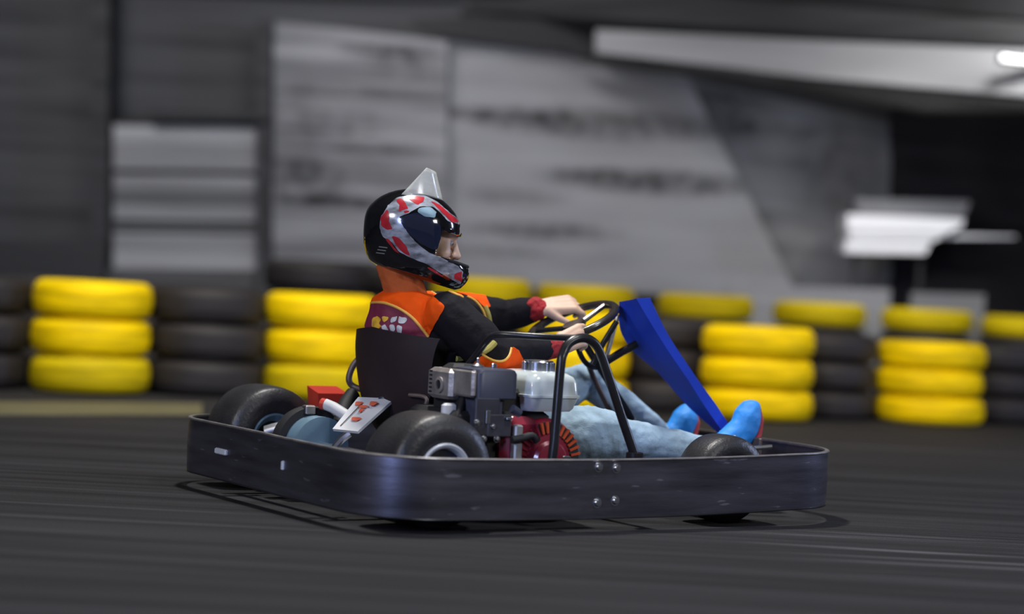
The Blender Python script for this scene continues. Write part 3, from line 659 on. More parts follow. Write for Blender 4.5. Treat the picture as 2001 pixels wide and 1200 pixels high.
# controls under the filter
def eb(nm, q, wx, wz, m, y, th=.012, bev=.003):
    mb = MB(); mb.box(q[0] - wx / 2, q[0] + wx / 2, y - th, y, q[2] - wz / 2, q[2] + wz / 2, bev); return mb.build(nm, m, engo)
o = eb('control_plate', (0.169,-0.500,0.289), .075, .10, M_engblk, -.49); eb('label_plate', (0.169,-0.500,0.289), .014, .035, M_steel, -.503, .004, .001)
eb('lever_box', (0.207,-0.500,0.266), .075, .06, M_engblk, -.485, .02)
eb('clamp', (0.232,-0.500,0.286), .02, .008, M_steel, -.506, .008, .002)
for p in ((0.137,-0.500,0.274), (0.186,-0.500,0.264), (0.160,-0.500,0.231), (0.201,-0.500,0.231)): bolt((p[0], -.503, p[2]), (0, -1, 0), .0075, engo)
mb = MB(); mb.tube(spline([(0.141,-0.420,0.336), (0.122,-0.440,0.304), (0.105,-0.450,0.277), (0.120,-0.450,0.243)], 5), .008); mb.build('fuel_hose', M_black, engo, True)
mb = MB(); mb.box((0.083,0.315)[0], (0.126,0.316)[0], -.42, -.40, (0.105,0.272)[1], (0.102,0.318)[1], .006); o = mb.build('bracket', M_plate, engo); o['label'] = 'pale bent bracket behind the rear tyre'
# fuel tank
tx0, tx1 = (0.301,0.351)[0], (0.479,0.354)[0]; tz1 = (0.407,0.409)[1]; tzf = (0.390,0.344)[1]; tz0 = (0.406,0.303)[1]
cx = (tx0 + tx1) / 2; hx = (tx1 - tx0) / 2; cy = -.385; hy = .115
mb = MB(); mb.loft([(tz0, cx - .004, cy, hx - .018, hy - .02, 7), (tz0 + .008, cx - .002, cy, hx - .012, hy - .014, 7), (tzf - .004, cx, cy, hx - .005, hy - .005, 7), (tzf - .003, cx, cy, hx, hy, 7), (tzf + .003, cx, cy, hx, hy, 7), (tzf + .004, cx, cy, hx - .005, hy - .005, 7),
         (tz1 - .028, cx, cy, hx - .009, hy - .008, 7), (tz1 - .012, cx, cy, hx - .016, hy - .014, 6), (tz1 - .003, cx - .002, cy, hx - .028, hy - .026, 5), (tz1, cx - .004, cy, hx - .045, hy - .04, 4)], 64)
tk = mb.build('fuel_tank', M_tank, engo, True, .6); tk['label'] = 'white fuel tank with a seam flange'
cp = Vector((0.402,-0.380,0.420)); 
mb = MB(); mb.lathe([(.040, -.016), (.043, -.014), (.043, .012), (.040, .016), (.02, .0175), (.001, .018)], cp, (0, 0, 1), 36, cap=False); fc = mb.build('fuel_cap', M_steel, tk, True, .6); fc['label'] = 'chrome fuel cap'
for k in range(20):
    a = 2 * PI * k / 20; mb = MB(); mb.box(-.0022, .0022, .0425, .0462, -.013, .012, .0008)
    q = MB(); q.add([(cp.x + x * math.cos(a) - y * math.sin(a), cp.y + x * math.sin(a) + y * math.cos(a), cp.z + z) for x, y, z in mb.v], mb.f); q.build('grip_rib', M_steel, fc)
mb = MB(); mb.lathe([(.024, 0), (.024, .03)], (cp.x, cp.y, tz1 - .01), (0, 0, 1), 24); mb.build('filler_neck', M_tank, tk, True)
# red fan cover with louvres
fc_ = Vector((0.375,-0.500,0.173)); R0 = .108
mb = MB(); mb.lathe([(.112, -.12), (.112, -.02), (.104, -.004), (.070, .0), (.068, .004), (.02, .01), (.002, .01)], (fc_.x, -.49, fc_.z), (0, -1, 0), 56); fan = mb.build('fan_cover', M_red, engo, True, .5); fan['label'] = 'dark red fan cover with a ring of louvres'
mb = MB(); mb.box((0.229,0.227)[0], fc_.x - .02, -.492, -.36, fc_.z - .09, (0.269,0.289)[1], .02); mb.build('shroud', M_red, fan)
mb = MB(); mb.lathe([(.072, .0005), (.103, -.0025), (.103, -.006), (.072, -.006)], (fc_.x, -.49, fc_.z), (0, -1, 0), 56, closed=True); mb.build('louvre_recess', M_black, fan, True)
for k in range(34):
    a = 2 * PI * k / 34; c, s = math.cos(a), math.sin(a); t = (-s * .003, c * .003)
    v = []
    for yy in (-.488, -.4965):
        for r in (.073, .103):
            for g in (-1, 1): v.append((fc_.x + c * r + t[0] * g, yy, fc_.z + s * r + t[1] * g))
    mb = MB(); mb.add(v, [(0, 1, 3, 2), (4, 6, 7, 5), (0, 4, 5, 1), (2, 3, 7, 6), (0, 2, 6, 4), (1, 5, 7, 3)]); mb.build('louvre', M_red_lit if -.35 < a < 1.9 or a > 5.9 else M_red, fan)  # louvres at upper right take the red with light mixed in
mb = MB(); mb.lathe([(.052, 0), (.054, .008), (.046, .016), (.02, .02), (.001, .02)], (fc_.x, -.494, fc_.z), (0, -1, 0), 40); mb.build('starter_cup', M_red, fan, True, .6)
mb = MB(); mb.box(fc_.x + .032, fc_.x + .058, -.518, -.506, fc_.z + .004, fc_.z + .014, .003); mb.build('starter_grip', M_steel, fan)
for p, wx, wz in (((0.266,-0.500,0.251), .026, .036), ((0.266,-0.500,0.198), .026, .05)):
    mb = MB(); mb.box(p[0] - wx / 2, p[0] + wx / 2, -.512, -.486, p[2] - wz / 2, p[2] + wz / 2, .004); mb.build('bracket', M_alu, engo)
mb = MB(); mb.tube(spline([(0.237,-0.520,0.230), (0.269,-0.520,0.235), (0.301,-0.520,0.241), (0.318,-0.520,0.227)], 4), .010, n=10); mb.build('cable', M_black, engo, True)
mb = MB(); mb.tube([(0.245,-0.500,0.312), (0.270,-0.500,0.299)], .012, n=10); mb.build('throttle_lever', M_bluegrey, engo, True)
# ---- hoop beside the engine and grab bar
mb = MB(); hoop = spline([(0.333,-0.570,0.173), (0.339,-0.570,0.235), (0.353,-0.560,0.425), (0.364,-0.555,0.466), (0.384,-0.550,0.492), (0.416,-0.550,0.506), (0.450,-0.550,0.503), (0.482,-0.550,0.476), (0.513,-0.560,0.403), (0.555,-0.570,0.297), (0.600,-0.580,0.187), (0.607,-0.580,0.145)], 6)
mb.tube(hoop, .0128, n=14); ho = mb.build('guard_hoop', M_frame, kart, True); ho['label'] = 'bent black tube hoop guarding the engine'
mb = MB(); mb.tube(spline([(0.409,-0.550,0.506), (0.331,-0.500,0.505), (0.271,-0.440,0.505), (0.245,-0.400,0.502), (0.236,-0.370,0.482), (0.224,-0.340,0.443), (0.209,-0.310,0.403), (0.202,-0.290,0.369), (0.210,-0.270,0.305)], 6), .0095, n=12); mb.build('grab_bar', M_frame, kart, True)
mb = MB(); mb.lathe([(.02, -.012), (.024, -.01), (.024, .01), (.018, .013)], (0.601,-0.575,0.191), (0, 0, 1), 16, cap=True); mb.build('hoop_clamp', M_frame, kart, True)
# ---- steering
SC = Vector((0.757,-0.020,0.534)); SA = math.radians(26); su = Vector((math.cos(SA), 0, math.sin(SA))); sv = Vector((0, -1, 0)); sn = su.cross(sv).normalized()
if sn.z < 0: sn = -sn
RW = .132
def ringp(a, r=RW): return SC + su * (r * math.cos(a)) + sv * (r * math.sin(a))
mb = MB(); mb.tube([ringp(2 * PI * k / 48) for k in range(48)], .0125, closed=True, n=12); sw = mb.build('steering_wheel', M_wheel, kart, True)
for a in (0, 2.2, 4.08):
    mb = MB(); p, q = ringp(a, .03), ringp(a, .125); mb.tube([p - sn * .012, q], .008, n=8); mb.build('spoke', M_frame, sw, True)
mb = MB(); mb.lathe([(.001, .004), (.034, .004), (.038, -.004), (.03, -.018), (.016, -.022)], SC - sn * .006, sn, 24, cap=True); mb.build('hub', M_frame, sw, True)
mb = MB(); mb.tube([SC - sn * .02, Vector((0.868,0.000,0.410)), Vector((1.12, .0, .11))], .011, n=10); mb.build('steering_column', M_frame, kart, True)
mb = MB(); mb.tube(spline([(0.718,-0.080,0.506), (0.746,-0.070,0.458), (0.784,-0.050,0.421), (0.840,-0.020,0.402), (0.912,0.030,0.416), (0.979,0.080,0.521), (1.004,0.100,0.555)], 6), .008, n=10); mb.build('steering_support', M_frame, kart, True)
mb = MB(); mb.tube(spline([(0.848,0.020,0.409), (0.898,0.060,0.367), (0.961,0.060,0.271), (1.029,0.060,0.174)], 5), .0085, n=10); mb.build('steering_support', M_brown, kart, True)
mb = MB(); mb.tube([(0.857,-0.060,0.423), (0.897,-0.080,0.453), (0.937,-0.100,0.480)], .012, n=10); mb.build('fairing_stay', M_frame, kart, True)
mb = MB(); mb.tube([(0.793,-0.080,0.414), (0.823,-0.090,0.482), (0.858,-0.100,0.544)], .0085, n=10); mb.build('fairing_stay', M_frame, kart, True)
mb = MB(); mb.lathe([(.001, .0), (.014, 0), (.014, .02), (.001, .022)], (0.874,-0.060,0.569), (0, 0, 1), 16); mb.build('stay_cap', mat('copper_cap', (.45, .2, .12), .4, .3), kart, True)
# ---- blue front panel: a shallow tray, open to the driver, leaning back
NY = -.20; FY = 0.0
nearf = [(0.902,0.620), (0.960,0.534), (1.009,0.475), (1.104,0.373), (1.171,0.306), (1.247,0.220)]       # front edge of near flange
nearb = [(0.852,0.616), (0.896,0.562), (0.971,0.474), (1.059,0.380), (1.128,0.301), (1.212,0.214)]       # back edge of near flange
farb = [(0.892,0.602), (0.909,0.517), (0.973,0.452), (1.064,0.392), (1.165,0.291), (1.240,0.211)]
fy = [-.06, -.05, -.04, -.04, -.07, -.14]
def sp2(a, y): return spline([Vector((p[0], yy, p[1])) for p, yy in zip(a, y)], 5)
nf, nb_, fb = sp2(nearf, [-.2] * 6), sp2(nearb, [-.2] * 6), sp2(farb, fy)
rows = []
for a, b_, c in zip(nf, nb_, fb):
    th = Vector((.012, 0, .006)); far_f = c + (a - b_) * .9
    rows.append([a, b_, b_.lerp(c, .25) + (a - b_) * .12, b_.lerp(c, .5) + (a - b_) * .16, b_.lerp(c, .75) + (a - b_) * .12, c, far_f, a.lerp(far_f, .5) + (a - b_) * .2])
mb = MB(); mb.grid(rows, closed_v=True, cap=True); fr = mb.build('nose_panel', M_blue, kart, True, .35); fr['label'] = 'tall blue plastic nose panel leaning back'
# pedals
for y, q in ((-.30, (1.137,-0.300,0.208)), (.03, (1.307,0.030,0.215))):
    mb = MB(); mb.box(1.235, 1.247, y - .035, y + .035, .09, .22, .004); pd = mb.build('pedal', M_brown, kart)
    mb = MB(); mb.tube([(1.24, y - .04, .10), (1.24, y + .05, .10)], .008, n=8); mb.build('pivot', M_rim, pd, True)
mb = MB(); mb.tube([(1.122,-0.350,0.185), (1.227,-0.400,0.200)], .007, n=8); mb.build('tie_rod', M_steel, kart, True)

# ================================================================== DRIVER (built in kart axes, then turned into place)
KM = Matrix.Translation(KO) @ Matrix.Rotation(PSI, 4, 'Z')
DO = KM @ Vector((.30, 0, .13))
drv = empty('person', DO)
tag(drv, 'go-kart driver in full-face helmet, black and orange jacket, jeans and blue shoes', 'person')
def place(me, xf=KM):
    for v in me.vertices: v.co = xf @ v.co - DO
    me.update(); return me
def hand(wrist, knuck, tip_dir, side, curl_dir, thumb_dir):
    """palm plus four unequal bent fingers and a thumb, as chains of balls"""
    w_, k_ = Vector(wrist), Vector(knuck); f = (k_ - w_).normalized(); sd = Vector(side).normalized(); cd = Vector(curl_dir).normalized(); L = (k_ - w_).length
    chains = []
    for o_ in (-.026, -.009, .009, .025):
        chains.append([(w_ + sd * o_ * .45, .019), (w_ + f * L * .5 + sd * o_ * .8, .0165), (k_ + sd * o_, .0128)])
    for o_, ln in ((-.029, .78), (-.010, .95), (.010, 1), (.028, .9)):
        b0 = k_ + sd * o_; d1 = (f * .75 + cd * .55).normalized(); d2 = (f * .1 + cd).normalized(); d3 = (cd * .55 - f * .85).normalized()
        p1 = b0 + d1 * .030 * ln; p2 = p1 + d2 * .024 * ln; p3 = p2 + d3 * .019 * ln
        chains.append([(b0, .0108), (p1, .0096), (p2, .0088), (p3, .0078)])
    td = Vector(thumb_dir).normalized(); t0 = w_ + f * L * .28 + sd * .024
    t1 = t0 + (td * .7 + f * .6).normalized() * .032; t2 = t1 + (f * .8 + td * .25 + cd * .3).normalized() * .028; t3 = t2 + (f * .6 + cd * .7).normalized() * .02
    chains.append([(t0, .0155), (t1, .0115), (t2, .0095), (t3, .0082)])
    return chains
# joints
pel = Vector((.34, 0, .20)); ab = Vector((.295, 0, .32)); che = Vector((.245, 0, .45)); nk = Vector((.195, 0, .570)); 
shR, shL = Vector((.245, -.150, .545)), Vector((.285, .150, .540))
elR, wrR, knR = Vector((0.333,-0.250,0.441)), Vector((0.608,-0.150,0.465)), Vector((0.688,-0.155,0.501))
elL, wrL, knL = Vector((0.647,0.190,0.540)), Vector((0.720,0.120,0.568)), Vector((0.816,0.080,0.587))
kneeR, anR = Vector((0.712,-0.240,0.216)), Vector((1.078,-0.260,0.176)); hpR = Vector((.40, -.10, .19)); hpL = Vector((.40, .09, .19))
kneeL, anL = Vector((0.921,0.120,0.357)), Vector((1.167,0.040,0.176))
HC = Vector((-0.284,6.102,0.757)); KI = KM.inverted()
HP_, HYAW = math.radians(14.5), math.radians(4)
hx = Vector((math.cos(HYAW) * math.cos(HP_), math.sin(HYAW) * math.cos(HP_), -math.sin(HP_))); hy = Vector((-math.sin(HYAW), math.cos(HYAW), 0)); hz = hx.cross(hy)
def hp(x, y, z): return HC + hx * x + hy * y + hz * z     # helmet axes to world
def hk(x, y, z): return KI @ hp(x, y, z)                  # helmet axes to kart axes
body_ch = [
    [(pel, .10, .135, .09), (ab, .085, .12, .09), (che, .095, .14, .09), (nk + Vector((.02, 0, -.045)), .06, .10, .05)],
    [(nk + Vector((.01, 0, -.03)), .05), (hk(-.02, 0, -.08), .05), (hk(-.01, 0, -.03), .06)],
    [(hk(-.035, 0, .035), .088), (hk(0, 0, .04), .085), (hk(.035, 0, .02), .072)],
    [(hk(.03, 0, -.02), .066), (hk(.062, 0, -.045), .046), (hk(.088, 0, -.066), .022)],
    [(hk(.075, -.028, .012), .026), (hk(.082, -.03, -.018), .027)], [(hk(.075, .028, .012), .026), (hk(.082, .03, -.018), .027)],
    [(hk(.108, 0, .018), .011), (hk(.120, 0, -.002), .0115), (hk(.128, 0, -.014), .0125)], [(hk(.118, -.011, -.016), .0085), (hk(.118, .011, -.016), .0085)],
    [(hk(.082, -.03, .042), .022), (hk(.098, 0, .042), .020), (hk(.082, .03, .042), .022)],
    [(hk(.102, -.014, -.035), .010), (hk(.111, 0, -.034), .010), (hk(.102, .014, -.035), .010)],
    [(hk(.098, -.012, -.046), .010), (hk(.106, 0, -.047), .010), (hk(.098, .012, -.046), .010)],
    [(shR, .052), (elR, .036)], [(elR, .035), (wrR, .021, .024, .021)], [(shL, .052), (elL, .036)], [(elL, .035), (wrL, .022, .024, .021)],
    [(hpR, .085), (kneeR, .052)], [(kneeR, .050), (anR, .032)], [(hpL, .085), (kneeL, .050)], [(kneeL, .048), (anL, .032)],
    [(anR, .03), (anR + Vector((.04, 0, -.02)), .028)], [(anL, .03), (anL + Vector((.04, 0, -.02)), .028)]]
body_ch += hand(wrR, knR, None, (.1, .45, .8), (.45, .75, -.45), (0, .2, -1))
body_ch += hand(wrL, knL, None, (0, -.8, -.6), (.35, .25, -.9), (0, -.5, -.8))
body = link('body', place(blob(body_ch, .0034, 4)), M_skin, drv)
# eyes and lips
for s in (-1, 1):
    mb = MB(); mb.lathe([(.001, .0075), (.005, .0065), (.0085, .0025), (.009, 0)], hp(.099, s * .029, .014) - DO, (hx - hy * -s * .2), 16); e = mb.build('eye', mat('eye_white', (.34, .30, .28), .3), body, True)
    mb = MB(); mb.lathe([(.001, .0086), (.0042, .0078)], hp(.099, s * .029, .014) - DO, (hx - hy * -s * .2), 14, cap=True); mb.build('iris', M_eye, e, True)
mb = MB(); mb.tube([hp(.106, -.017, -.038) - DO, hp(.117, -.006, -.037) - DO, hp(.119, 0, -.038) - DO, hp(.117, .006, -.037) - DO, hp(.106, .017, -.038) - DO], [.002, .004, .0045, .004, .002], n=10); mb.build('lips', M_lip, body, True)

# trousers
jr = [[(pel + Vector((0, 0, .0)), .115, .15, .10), (ab, .10, .135, .08)], [(hpR, .10), (kneeR + Vector((-.04, 0, .004)), .086), (kneeR + Vector((.02, 0, .0)), .080)], [(kneeR, .076), (kneeR.lerp(anR, .5), .057), (anR, .046)],
      [(hpL, .095), (kneeL, .058)], [(kneeL, .056), (kneeL.lerp(anL, .5), .055), (anL, .043)]]
jm = place(blob(jr, .005, 5, .0055, 16, 3)); jeans = link('jeans', jm, M_jean, drv)
# jacket
jk = [[(Vector((.30, 0, .27)), .125, .165, .06), (ab + Vector((-.01, 0, .02)), .122, .165, .09), (che, .132, .172, .09), (Vector((.215, 0, .545)), .098, .140, .058)],
      [(Vector((.18, 0, .50)), .09, .14, .06), (Vector((0.182,0.000,0.555)), .082, .128, .058), (Vector((.24, 0, .55)), .08, .13, .058)],
      [(che + Vector((.05, 0, .02)), .10, .13, .09), (nk + Vector((.06, 0, -.055)), .075, .11, .05)],
      [(shR, .068), (shR.lerp(elR, .5), .070), (elR, .058)], [(elR, .056), (elR.lerp(wrR, .5), .046), (elR.lerp(wrR, .84), .034)],
      [(shL, .068), (shL.lerp(elL, .5), .066), (elL, .052)], [(elL, .052), (elL.lerp(wrL, .5), .046), (elL.lerp(wrL, .86), .037)]]
jme = place(blob(jk, .0042, 6, .006, 11, 7)); jacket = link('jacket', jme, M_jack, drv); jacket['label'] = 'black jacket with orange and maroon panels and yellow piping'
ct = [[(nk + Vector((.0, 0, -.01)), .070, .078, .03), (nk + Vector((.0, 0, .02)), .064, .068, .03), (hk(-.022, 0, -.100), .060)]]
link('collar', place(blob(ct, .004, 5, .003, 20)), M_collar, jacket)
for (e, q, nm) in ((elR, wrR, 'R'), (elL, wrL, 'L')):
    c0, c1 = e.lerp(q, .80), e.lerp(q, 1.03); r = .036 if nm == 'R' else .039
    cb = [[(c0, r * .92), (c0.lerp(c1, .3), r), (c0.lerp(c1, .6), r * .98), (c1, r * .78)]]
    link('cuff', place(blob(cb, .0035, 3, .003, 60)), M_cuff, jacket)
# jacket panels are cut out of the jacket's own skin
def wtest(poly, ny=None, hole=None):
    def t(c, nn):
        x, z = c.x + DO.x, c.z + DO.z
        return inpoly(x, z, poly) and (ny is None or nn.y < ny) and not (hole and inpoly(x, z, hole))
    return t
shoulder = [(-0.415,0.634), (-0.371,0.614), (-0.331,0.611), (-0.291,0.617), (-0.253,0.610), (-0.218,0.593), (-0.184,0.569), (-0.206,0.525), (-0.228,0.482), (-0.248,0.505), (-0.275,0.533), (-0.310,0.555), (-0.351,0.568), (-0.383,0.569), (-0.416,0.566)]
o = piece(jme, 'shoulder_panel', M_oran, jacket, wtest(shoulder, .25), .0022); o['label'] = 'orange panel over the shoulder blade'
backp = [(-0.426,0.565), (-0.383,0.569), (-0.351,0.568), (-0.310,0.555), (-0.275,0.533), (-0.248,0.505), (-0.227,0.480), (-0.242,0.454), (-0.312,0.467), (-0.428,0.467)]
o = piece(jme, 'back_panel', M_maroon, jacket, wtest(backp, .25), .0016); o['label'] = 'maroon panel across the back'
chest = [(-0.176,0.624), (-0.140,0.626), (-0.104,0.619), (-0.080,0.598), (-0.064,0.567), (-0.081,0.563), (-0.105,0.585), (-0.135,0.598), (-0.170,0.606)]
o = piece(jme, 'chest_panel', M_oran, jacket, wtest(chest, .8), .0020); o['label'] = 'orange strip over the far side of the chest'
elbow = [(-0.128,0.385), (-0.101,0.419), (-0.073,0.442), (-0.058,0.434), (-0.029,0.427), (-0.008,0.434), (0.003,0.449), (0.005,0.469), (0.023,0.459), (0.037,0.434), (0.041,0.376), (-0.127,0.360)]
o = piece(jme, 'elbow_panel', M_oran, jacket, wtest(elbow, .4), .0022); o['label'] = 'orange panel under the elbow'
bv = BVHTree.FromPolygons([v.co for v in jme.vertices], [tuple(p.vertices) for p in jme.polygons])
def piping(line, r=.0035, m=M_pipe, nm='piping'):
    pts = []
    for p in spline([Vector((a[0], 0, a[1])) for a in line], 7):
        o_, cand = Vector((p.x - DO.x, -3, p.z - DO.z)), []
        while len(cand) < 6:
            h = bv.ray_cast(o_, Vector((0, 1, 0)))
            if h[0] is None: break
            if h[1].y < 0: cand.append(h[0] + Vector((0, -.001, 0)))
            o_ = h[0] + Vector((0, .002, 0))
        if cand: pts.append(min(cand, key=lambda c: (c - pts[-1]).length) if pts else cand[0])
    runs = [[pts[0]]]
    for p in pts[1:]:
        if (p - runs[-1][-1]).length > .028: runs.append([])
        runs[-1].append(p)
    for run in runs:
        if len(run) < 5: continue
        sm = run
        for _ in range(3): sm = [sm[0]] + [(sm[i - 1] + sm[i] * 2 + sm[i + 1]) / 4 for i in range(1, len(sm) - 1)] + [sm[-1]]
        mb = MB(); mb.tube(sm, r, n=8); mb.build(nm, m, jacket, True)
piping([(-0.326,0.612), (-0.291,0.617), (-0.253,0.610), (-0.218,0.593), (-0.184,0.569)], .0036)
piping([(-0.401,0.565), (-0.383,0.569), (-0.351,0.568), (-0.310,0.555), (-0.275,0.533), (-0.248,0.505), (-0.228,0.482)], .0042)
piping([(-0.237,0.626), (-0.202,0.620), (-0.173,0.610), (-0.139,0.597), (-0.108,0.582), (-0.085,0.554), (-0.075,0.526)], .0040)
piping([(-0.075,0.445), (-0.058,0.434), (-0.036,0.427), (-0.015,0.429), (-0.001,0.443), (0.004,0.464)], .0036)
M_khaki = mat('khaki_yellow_band', (.42, .36, .08), .7, 0, .2, 20)
piping([(-0.081,0.569), (-0.068,0.541), (-0.062,0.508)], .0075, M_khaki, 'sleeve_band')
piping([(-0.072,0.451), (-0.055,0.463), (-0.042,0.478)], .009, M_khaki, 'sleeve_band'); piping([(-0.149,0.424), (-0.134,0.425), (-0.120,0.434)], .008, M_khaki, 'sleeve_band')
# print on the back: worn letter shapes
letters = [([(-0.390,0.524), (-0.373,0.531), (-0.361,0.523), (-0.369,0.511), (-0.358,0.503), (-0.374,0.493), (-0.391,0.501)], M_yprint), ([(-0.362,0.531), (-0.339,0.532), (-0.347,0.519), (-0.355,0.514)], M_yprint),
           ([(-0.333,0.531), (-0.316,0.534), (-0.319,0.519), (-0.335,0.515)], M_print), ([(-0.312,0.534), (-0.287,0.531), (-0.295,0.514), (-0.315,0.516)], M_print), ([(-0.363,0.504), (-0.349,0.509), (-0.337,0.493), (-0.354,0.491)], M_print),
           ([(-0.341,0.512), (-0.323,0.511), (-0.319,0.492), (-0.332,0.492)], M_print), ([(-0.318,0.510), (-0.300,0.508), (-0.302,0.490), (-0.314,0.490)], M_print)]
for pl_, mm in letters: piece(jme, 'print', mm, jacket, wtest(pl_, .4), .0026)
# shoes
def shoe(ank, toe, heel, nm):
    up_ = (toe - heel); ch_ = [[(ank, .034), (heel + Vector((-.012, 0, .01)), .040, .038, .036)], [(heel, .036, .036, .030), (heel.lerp(toe, .35), .047, .045, .040), (heel.lerp(toe, .7), .042, .047, .036), (toe, .026, .036, .022)], [(ank, .033), (heel.lerp(toe, .45), .040)]]
    s_ = link('shoe', place(blob(ch_, .004, 5, .003, 20)), M_shoe, drv)
    d = (toe - heel).normalized(); off = Vector((d.z, 0, -d.x)) * .036
    pts = [heel - d * .02 + off * .9, heel.lerp(toe, .3) + off * 1.1, heel.lerp(toe, .7) + off * .9, toe + d * .006 + off * .45]
    sl_ = [[(pts[0], .012, .034, .012), (pts[1], .012, .040, .012), (pts[2], .012, .041, .012), (pts[3], .010, .028, .010)]]
    link('sole', place(blob(sl_, .0035, 3)), M_sole, s_)
    return s_
shoe(anR + Vector((.045, 0, .0)), Vector((1.244,-0.270,0.308)), Vector((1.214,-0.270,0.205)), 'R')['label'] = 'bright blue shoe with a red sole, toe pointing up'
shoe(anL + Vector((.0, 0, 0)), Vector((1.239,0.030,0.271)), Vector((1.208,0.030,0.193)), 'L')
mb = MB(); p = KM @ Vector((1.128,-0.320,0.218)) - DO; mb.tube([p + Vector((-.02, 0, .004)), p, p + Vector((.02, .01, .004))], .0045, n=8); mb.build('lace', M_white, drv, True)

# helmet
rowsH = [(-.108, -.078, .150, .080), (-.100, -.104, .164, .090), (-.085, -.120, .174, .098), (-.065, -.132, .179, .105), (-.045, -.140, .174, .111), (-.030, -.145, .162, .115), (-.01, -.150, .142, .119), (.01, -.154, .130, .122), (.03, -.155, .122, .123), (.05, -.150, .118, .121),
         (.07, -.139, .112, .115), (.085, -.127, .102, .106), (.10, -.110, .088, .093), (.112, -.092, .070, .078), (.122, -.072, .050, .060), (.130, -.050, .026, .038), (.134, -.032, .006, .020), (.135, -.016, -.012, .002)]
from bisect import bisect
def interp(zz):
    zs = [r[0] for r in rowsH]; i = min(max(bisect(zs, zz) - 1, 0), len(zs) - 2)
    g = lambda k: rowsH[min(max(k, 0), len(rowsH) - 1)]
    t = (zz - zs[i]) / (zs[i + 1] - zs[i]); out = []
    for c in (1, 2, 3):
        p0, p1, p2, p3 = g(i - 1)[c], g(i)[c], g(i + 1)[c], g(i + 2)[c]
        a, b_ = p1, p2; m1 = (p2 - p0) / 2 if i > 0 else (p2 - p1); m2 = (p3 - p1) / 2 if i + 2 < len(zs) else (p2 - p1)
        out.append((2 * t ** 3 - 3 * t * t + 1) * a + (t ** 3 - 2 * t * t + t) * m1 + (-2 * t ** 3 + 3 * t * t) * b_ + (t ** 3 - t * t) * m2)
    return out
NZ, NA = 130, 200
def shell_pt(z, a, ins=0):
    bk, ft, wd = interp(z); cx = (bk + ft) / 2; h = (ft - bk) / 2 - ins; wd -= ins; c, s = math.cos(a), math.sin(a)
    return (cx + max(h, .0005) * math.copysign(abs(c) ** .93, c), max(wd, .0005) * math.copysign(abs(s) ** .93, s), z)
zl = []
for i in range(NZ + 1):
    u = i / NZ; zl.append(-.108 + .243 * math.sin(u * PI / 2) ** 1.0 if False else -.108 + .243 * (1 - (1 - u) ** 1.35))
def opening(x, y, z):
    lo = -.032 - .03 * max(0, x - .12); hi = .044 + .0 * x
    return x > .064 + max(0, (abs(z - .004) - .03)) * .35 and lo < z < hi
v = []; idx = {}; F = []
for i, z in enumerate(zl):
    for j in range(NA): v.append(shell_pt(z, 2 * PI * j / NA))
for i in range(NZ):
    for j in range(NA):
        q = (i * NA + j, i * NA + (j + 1) % NA, (i + 1) * NA + (j + 1) % NA, (i + 1) * NA + j)
        c = [sum(v[k][t] for k in q) / 4 for t in range(3)]
        if not opening(*c): F.append(q)
me = bpy.data.meshes.new('helmet'); me.from_pydata([tuple(hp(*p) - DO) for p in v], [], F)
bm = bmesh.new(); bm.from_mesh(me); bmesh.ops.delete(bm, geom=[x for x in bm.verts if not x.link_faces], context='VERTS'); bmesh.ops.recalc_face_normals(bm, faces=bm.faces)
bm.to_mesh(me); bm.free(); me.update()
# outward normals
cc = hp(0, 0, 0) - DO
if sum((p.center - cc).dot(p.normal) for p in me.polygons) < 0: me.flip_normals()
skinmesh = me.copy()
helmet = link('helmet', me, M_shellb, drv); helmet['label'] = 'glossy black full-face helmet with red and silver sweeps'
so = helmet.modifiers.new('thick', 'SOLIDIFY'); so.thickness = .014; so.offset = -1
# rolled edge of the face opening and lining
mb = MB(); prev = []
loop = []
for k in range(60):
    t = k / 59; ang = -1.05 + 2.1 * t
    loop.append(ang)
def edge(zz, r, m, nm, a0=1.15):
    pts = [hp(*shell_pt(zz, -a0 + 2 * a0 * k / 40)) - DO for k in range(41)]
    pts = [p for p in pts]; mb = MB(); mb.tube(pts, r, n=8); return mb.build(nm, m, helmet, True)
edge(-.034, .005, M_line, 'chin_trim', .95); edge(.046, .006, M_shellb, 'brow_peak', .95)
# flat graphics cut from the shell
def htest(poly, sides=(-1, 1)):
    def t(c, nn):
        d = c + DO - HC; return inpoly(d.dot(hx), d.dot(hz), poly)
    return t
sil = [(0.102,0.086), (0.075,0.093), (0.025,0.114), (-0.013,0.120), (-0.047,0.111), (-0.084,0.091), (-0.102,0.061), (-0.110,0.028), (-0.107,-0.001), (-0.090,-0.027), (-0.064,-0.031), (-0.035,-0.053), (0.010,-0.060), (0.044,-0.061), (0.097,-0.075), (0.160,-0.089), (0.156,-0.053), (0.136,-0.041), (0.090,-0.034), (0.046,-0.030), (0.005,-0.015), (-0.025,0.003), (-0.047,0.023), (-0.063,0.040), (-0.042,0.056), (-0.015,0.086), (0.019,0.096), (0.047,0.084), (0.070,0.070), (0.112,0.073), (0.116,0.084)]
o = piece(skinmesh, 'stripe', M_silver, helmet, htest(sil), .0007); o['label'] = 'silver sweep round the visor plate'
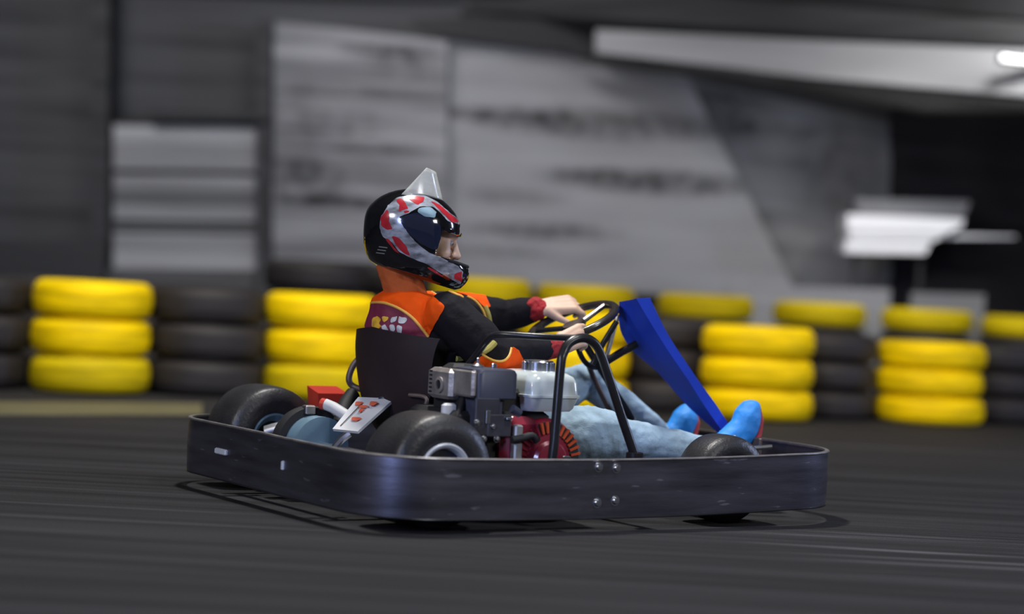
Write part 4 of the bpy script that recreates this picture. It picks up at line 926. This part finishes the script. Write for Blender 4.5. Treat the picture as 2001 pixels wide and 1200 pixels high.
reds = [[(-0.083,-0.028), (-0.071,-0.027), (-0.050,-0.045), (-0.028,-0.058), (-0.040,-0.057), (-0.059,-0.045)], [(0.049,-0.069), (0.074,-0.070), (0.119,-0.086), (0.103,-0.084), (0.070,-0.077)], [(-0.058,0.057), (-0.045,0.065), (-0.038,0.063), (-0.050,0.053)], [(-0.111,0.022), (-0.100,0.050), (-0.091,0.040), (-0.085,0.018), (-0.068,0.002), (-0.085,-0.004), (-0.101,0.000)], [(-0.085,0.082), (-0.073,0.092), (-0.060,0.084), (-0.045,0.069), (-0.059,0.061), (-0.068,0.052), (-0.071,0.071)], [(-0.053,0.096), (-0.035,0.110), (-0.012,0.114), (-0.013,0.099), (-0.024,0.086), (-0.038,0.091)],
        [(0.005,0.110), (0.034,0.107), (0.066,0.093), (0.105,0.080), (0.082,0.069), (0.056,0.084), (0.031,0.097)], [(-0.068,-0.017), (-0.048,-0.014), (-0.020,-0.032), (0.002,-0.056), (-0.017,-0.053), (-0.042,-0.042)], [(0.134,-0.065), (0.150,-0.052), (0.160,-0.080), (0.135,-0.078)]]
for rp in reds: piece(skinmesh, 'stripe', M_redst, helmet, htest(rp), .0013)
sp = [(-0.060,0.035), (-0.046,0.048), (-0.021,0.065), (0.007,0.065), (0.031,0.060), (0.053,0.052), (0.066,0.019), (0.067,-0.017), (0.052,-0.019), (0.020,-0.014), (-0.015,-0.000), (-0.042,0.016)]
o = piece(skinmesh, 'side_plate', M_navy, helmet, htest(sp), .0035); o['label'] = 'glossy navy visor side plate'
sp2_ = [(-0.016,0.079), (0.011,0.091), (0.032,0.082), (0.031,0.066), (0.005,0.061), (-0.018,0.066)]
piece(skinmesh, 'side_plate', M_drum, helmet, htest(sp2_), .0038)
for i in range(3):
    a = (-0.091,-0.056); b_ = (-0.068,-0.052); mb = MB()
    pts = []
    for t in (0, .5, 1):
        x = a[0] + (b_[0] - a[0]) * t + i * -.001; z = a[1] + (b_[1] - a[1]) * t - i * .009
        bk, ft, wd = interp(z); cx = (bk + ft) / 2; h_ = (ft - bk) / 2; s = max(0, 1 - abs((x - cx) / h_) ** 2.15) ** (.465)
        pts.append(hp(x, -wd * s, z) - DO)
    mb.tube(pts, .0016, n=6); mb.build('vent', M_alu, helmet, True)
# visor flipped up above the brow
rows = []
b0, b1 = (-0.075,0.103), (0.044,0.123); t0_, t1_ = (-0.030,0.197), (0.001,0.195)
for i in range(9):
    t = i / 8; r = []
    for j in range(25):
        s = -1 + j / 12; a = s * 1.25; c = (math.cos(a) - math.cos(1.25)) / (1 - math.cos(1.25)); ww = .080 * (1 - t) + .052 * t
        e0 = Vector((b0[0], b0[1])).lerp(Vector((t0_[0], t0_[1])), t); e1 = Vector((b1[0], b1[1])).lerp(Vector((t1_[0], t1_[1])), t)
        p = e0.lerp(e1, c); r.append(hp(p.x, ww * math.sin(a) / math.sin(1.25), p.y) - DO)
    rows.append(r)
mb = MB(); mb.grid(rows); vi = mb.build('visor', M_vis, helmet, True); vi['label'] = 'clear visor flipped up above the brow'
sm = vi.modifiers.new('thick', 'SOLIDIFY'); sm.thickness = .0025
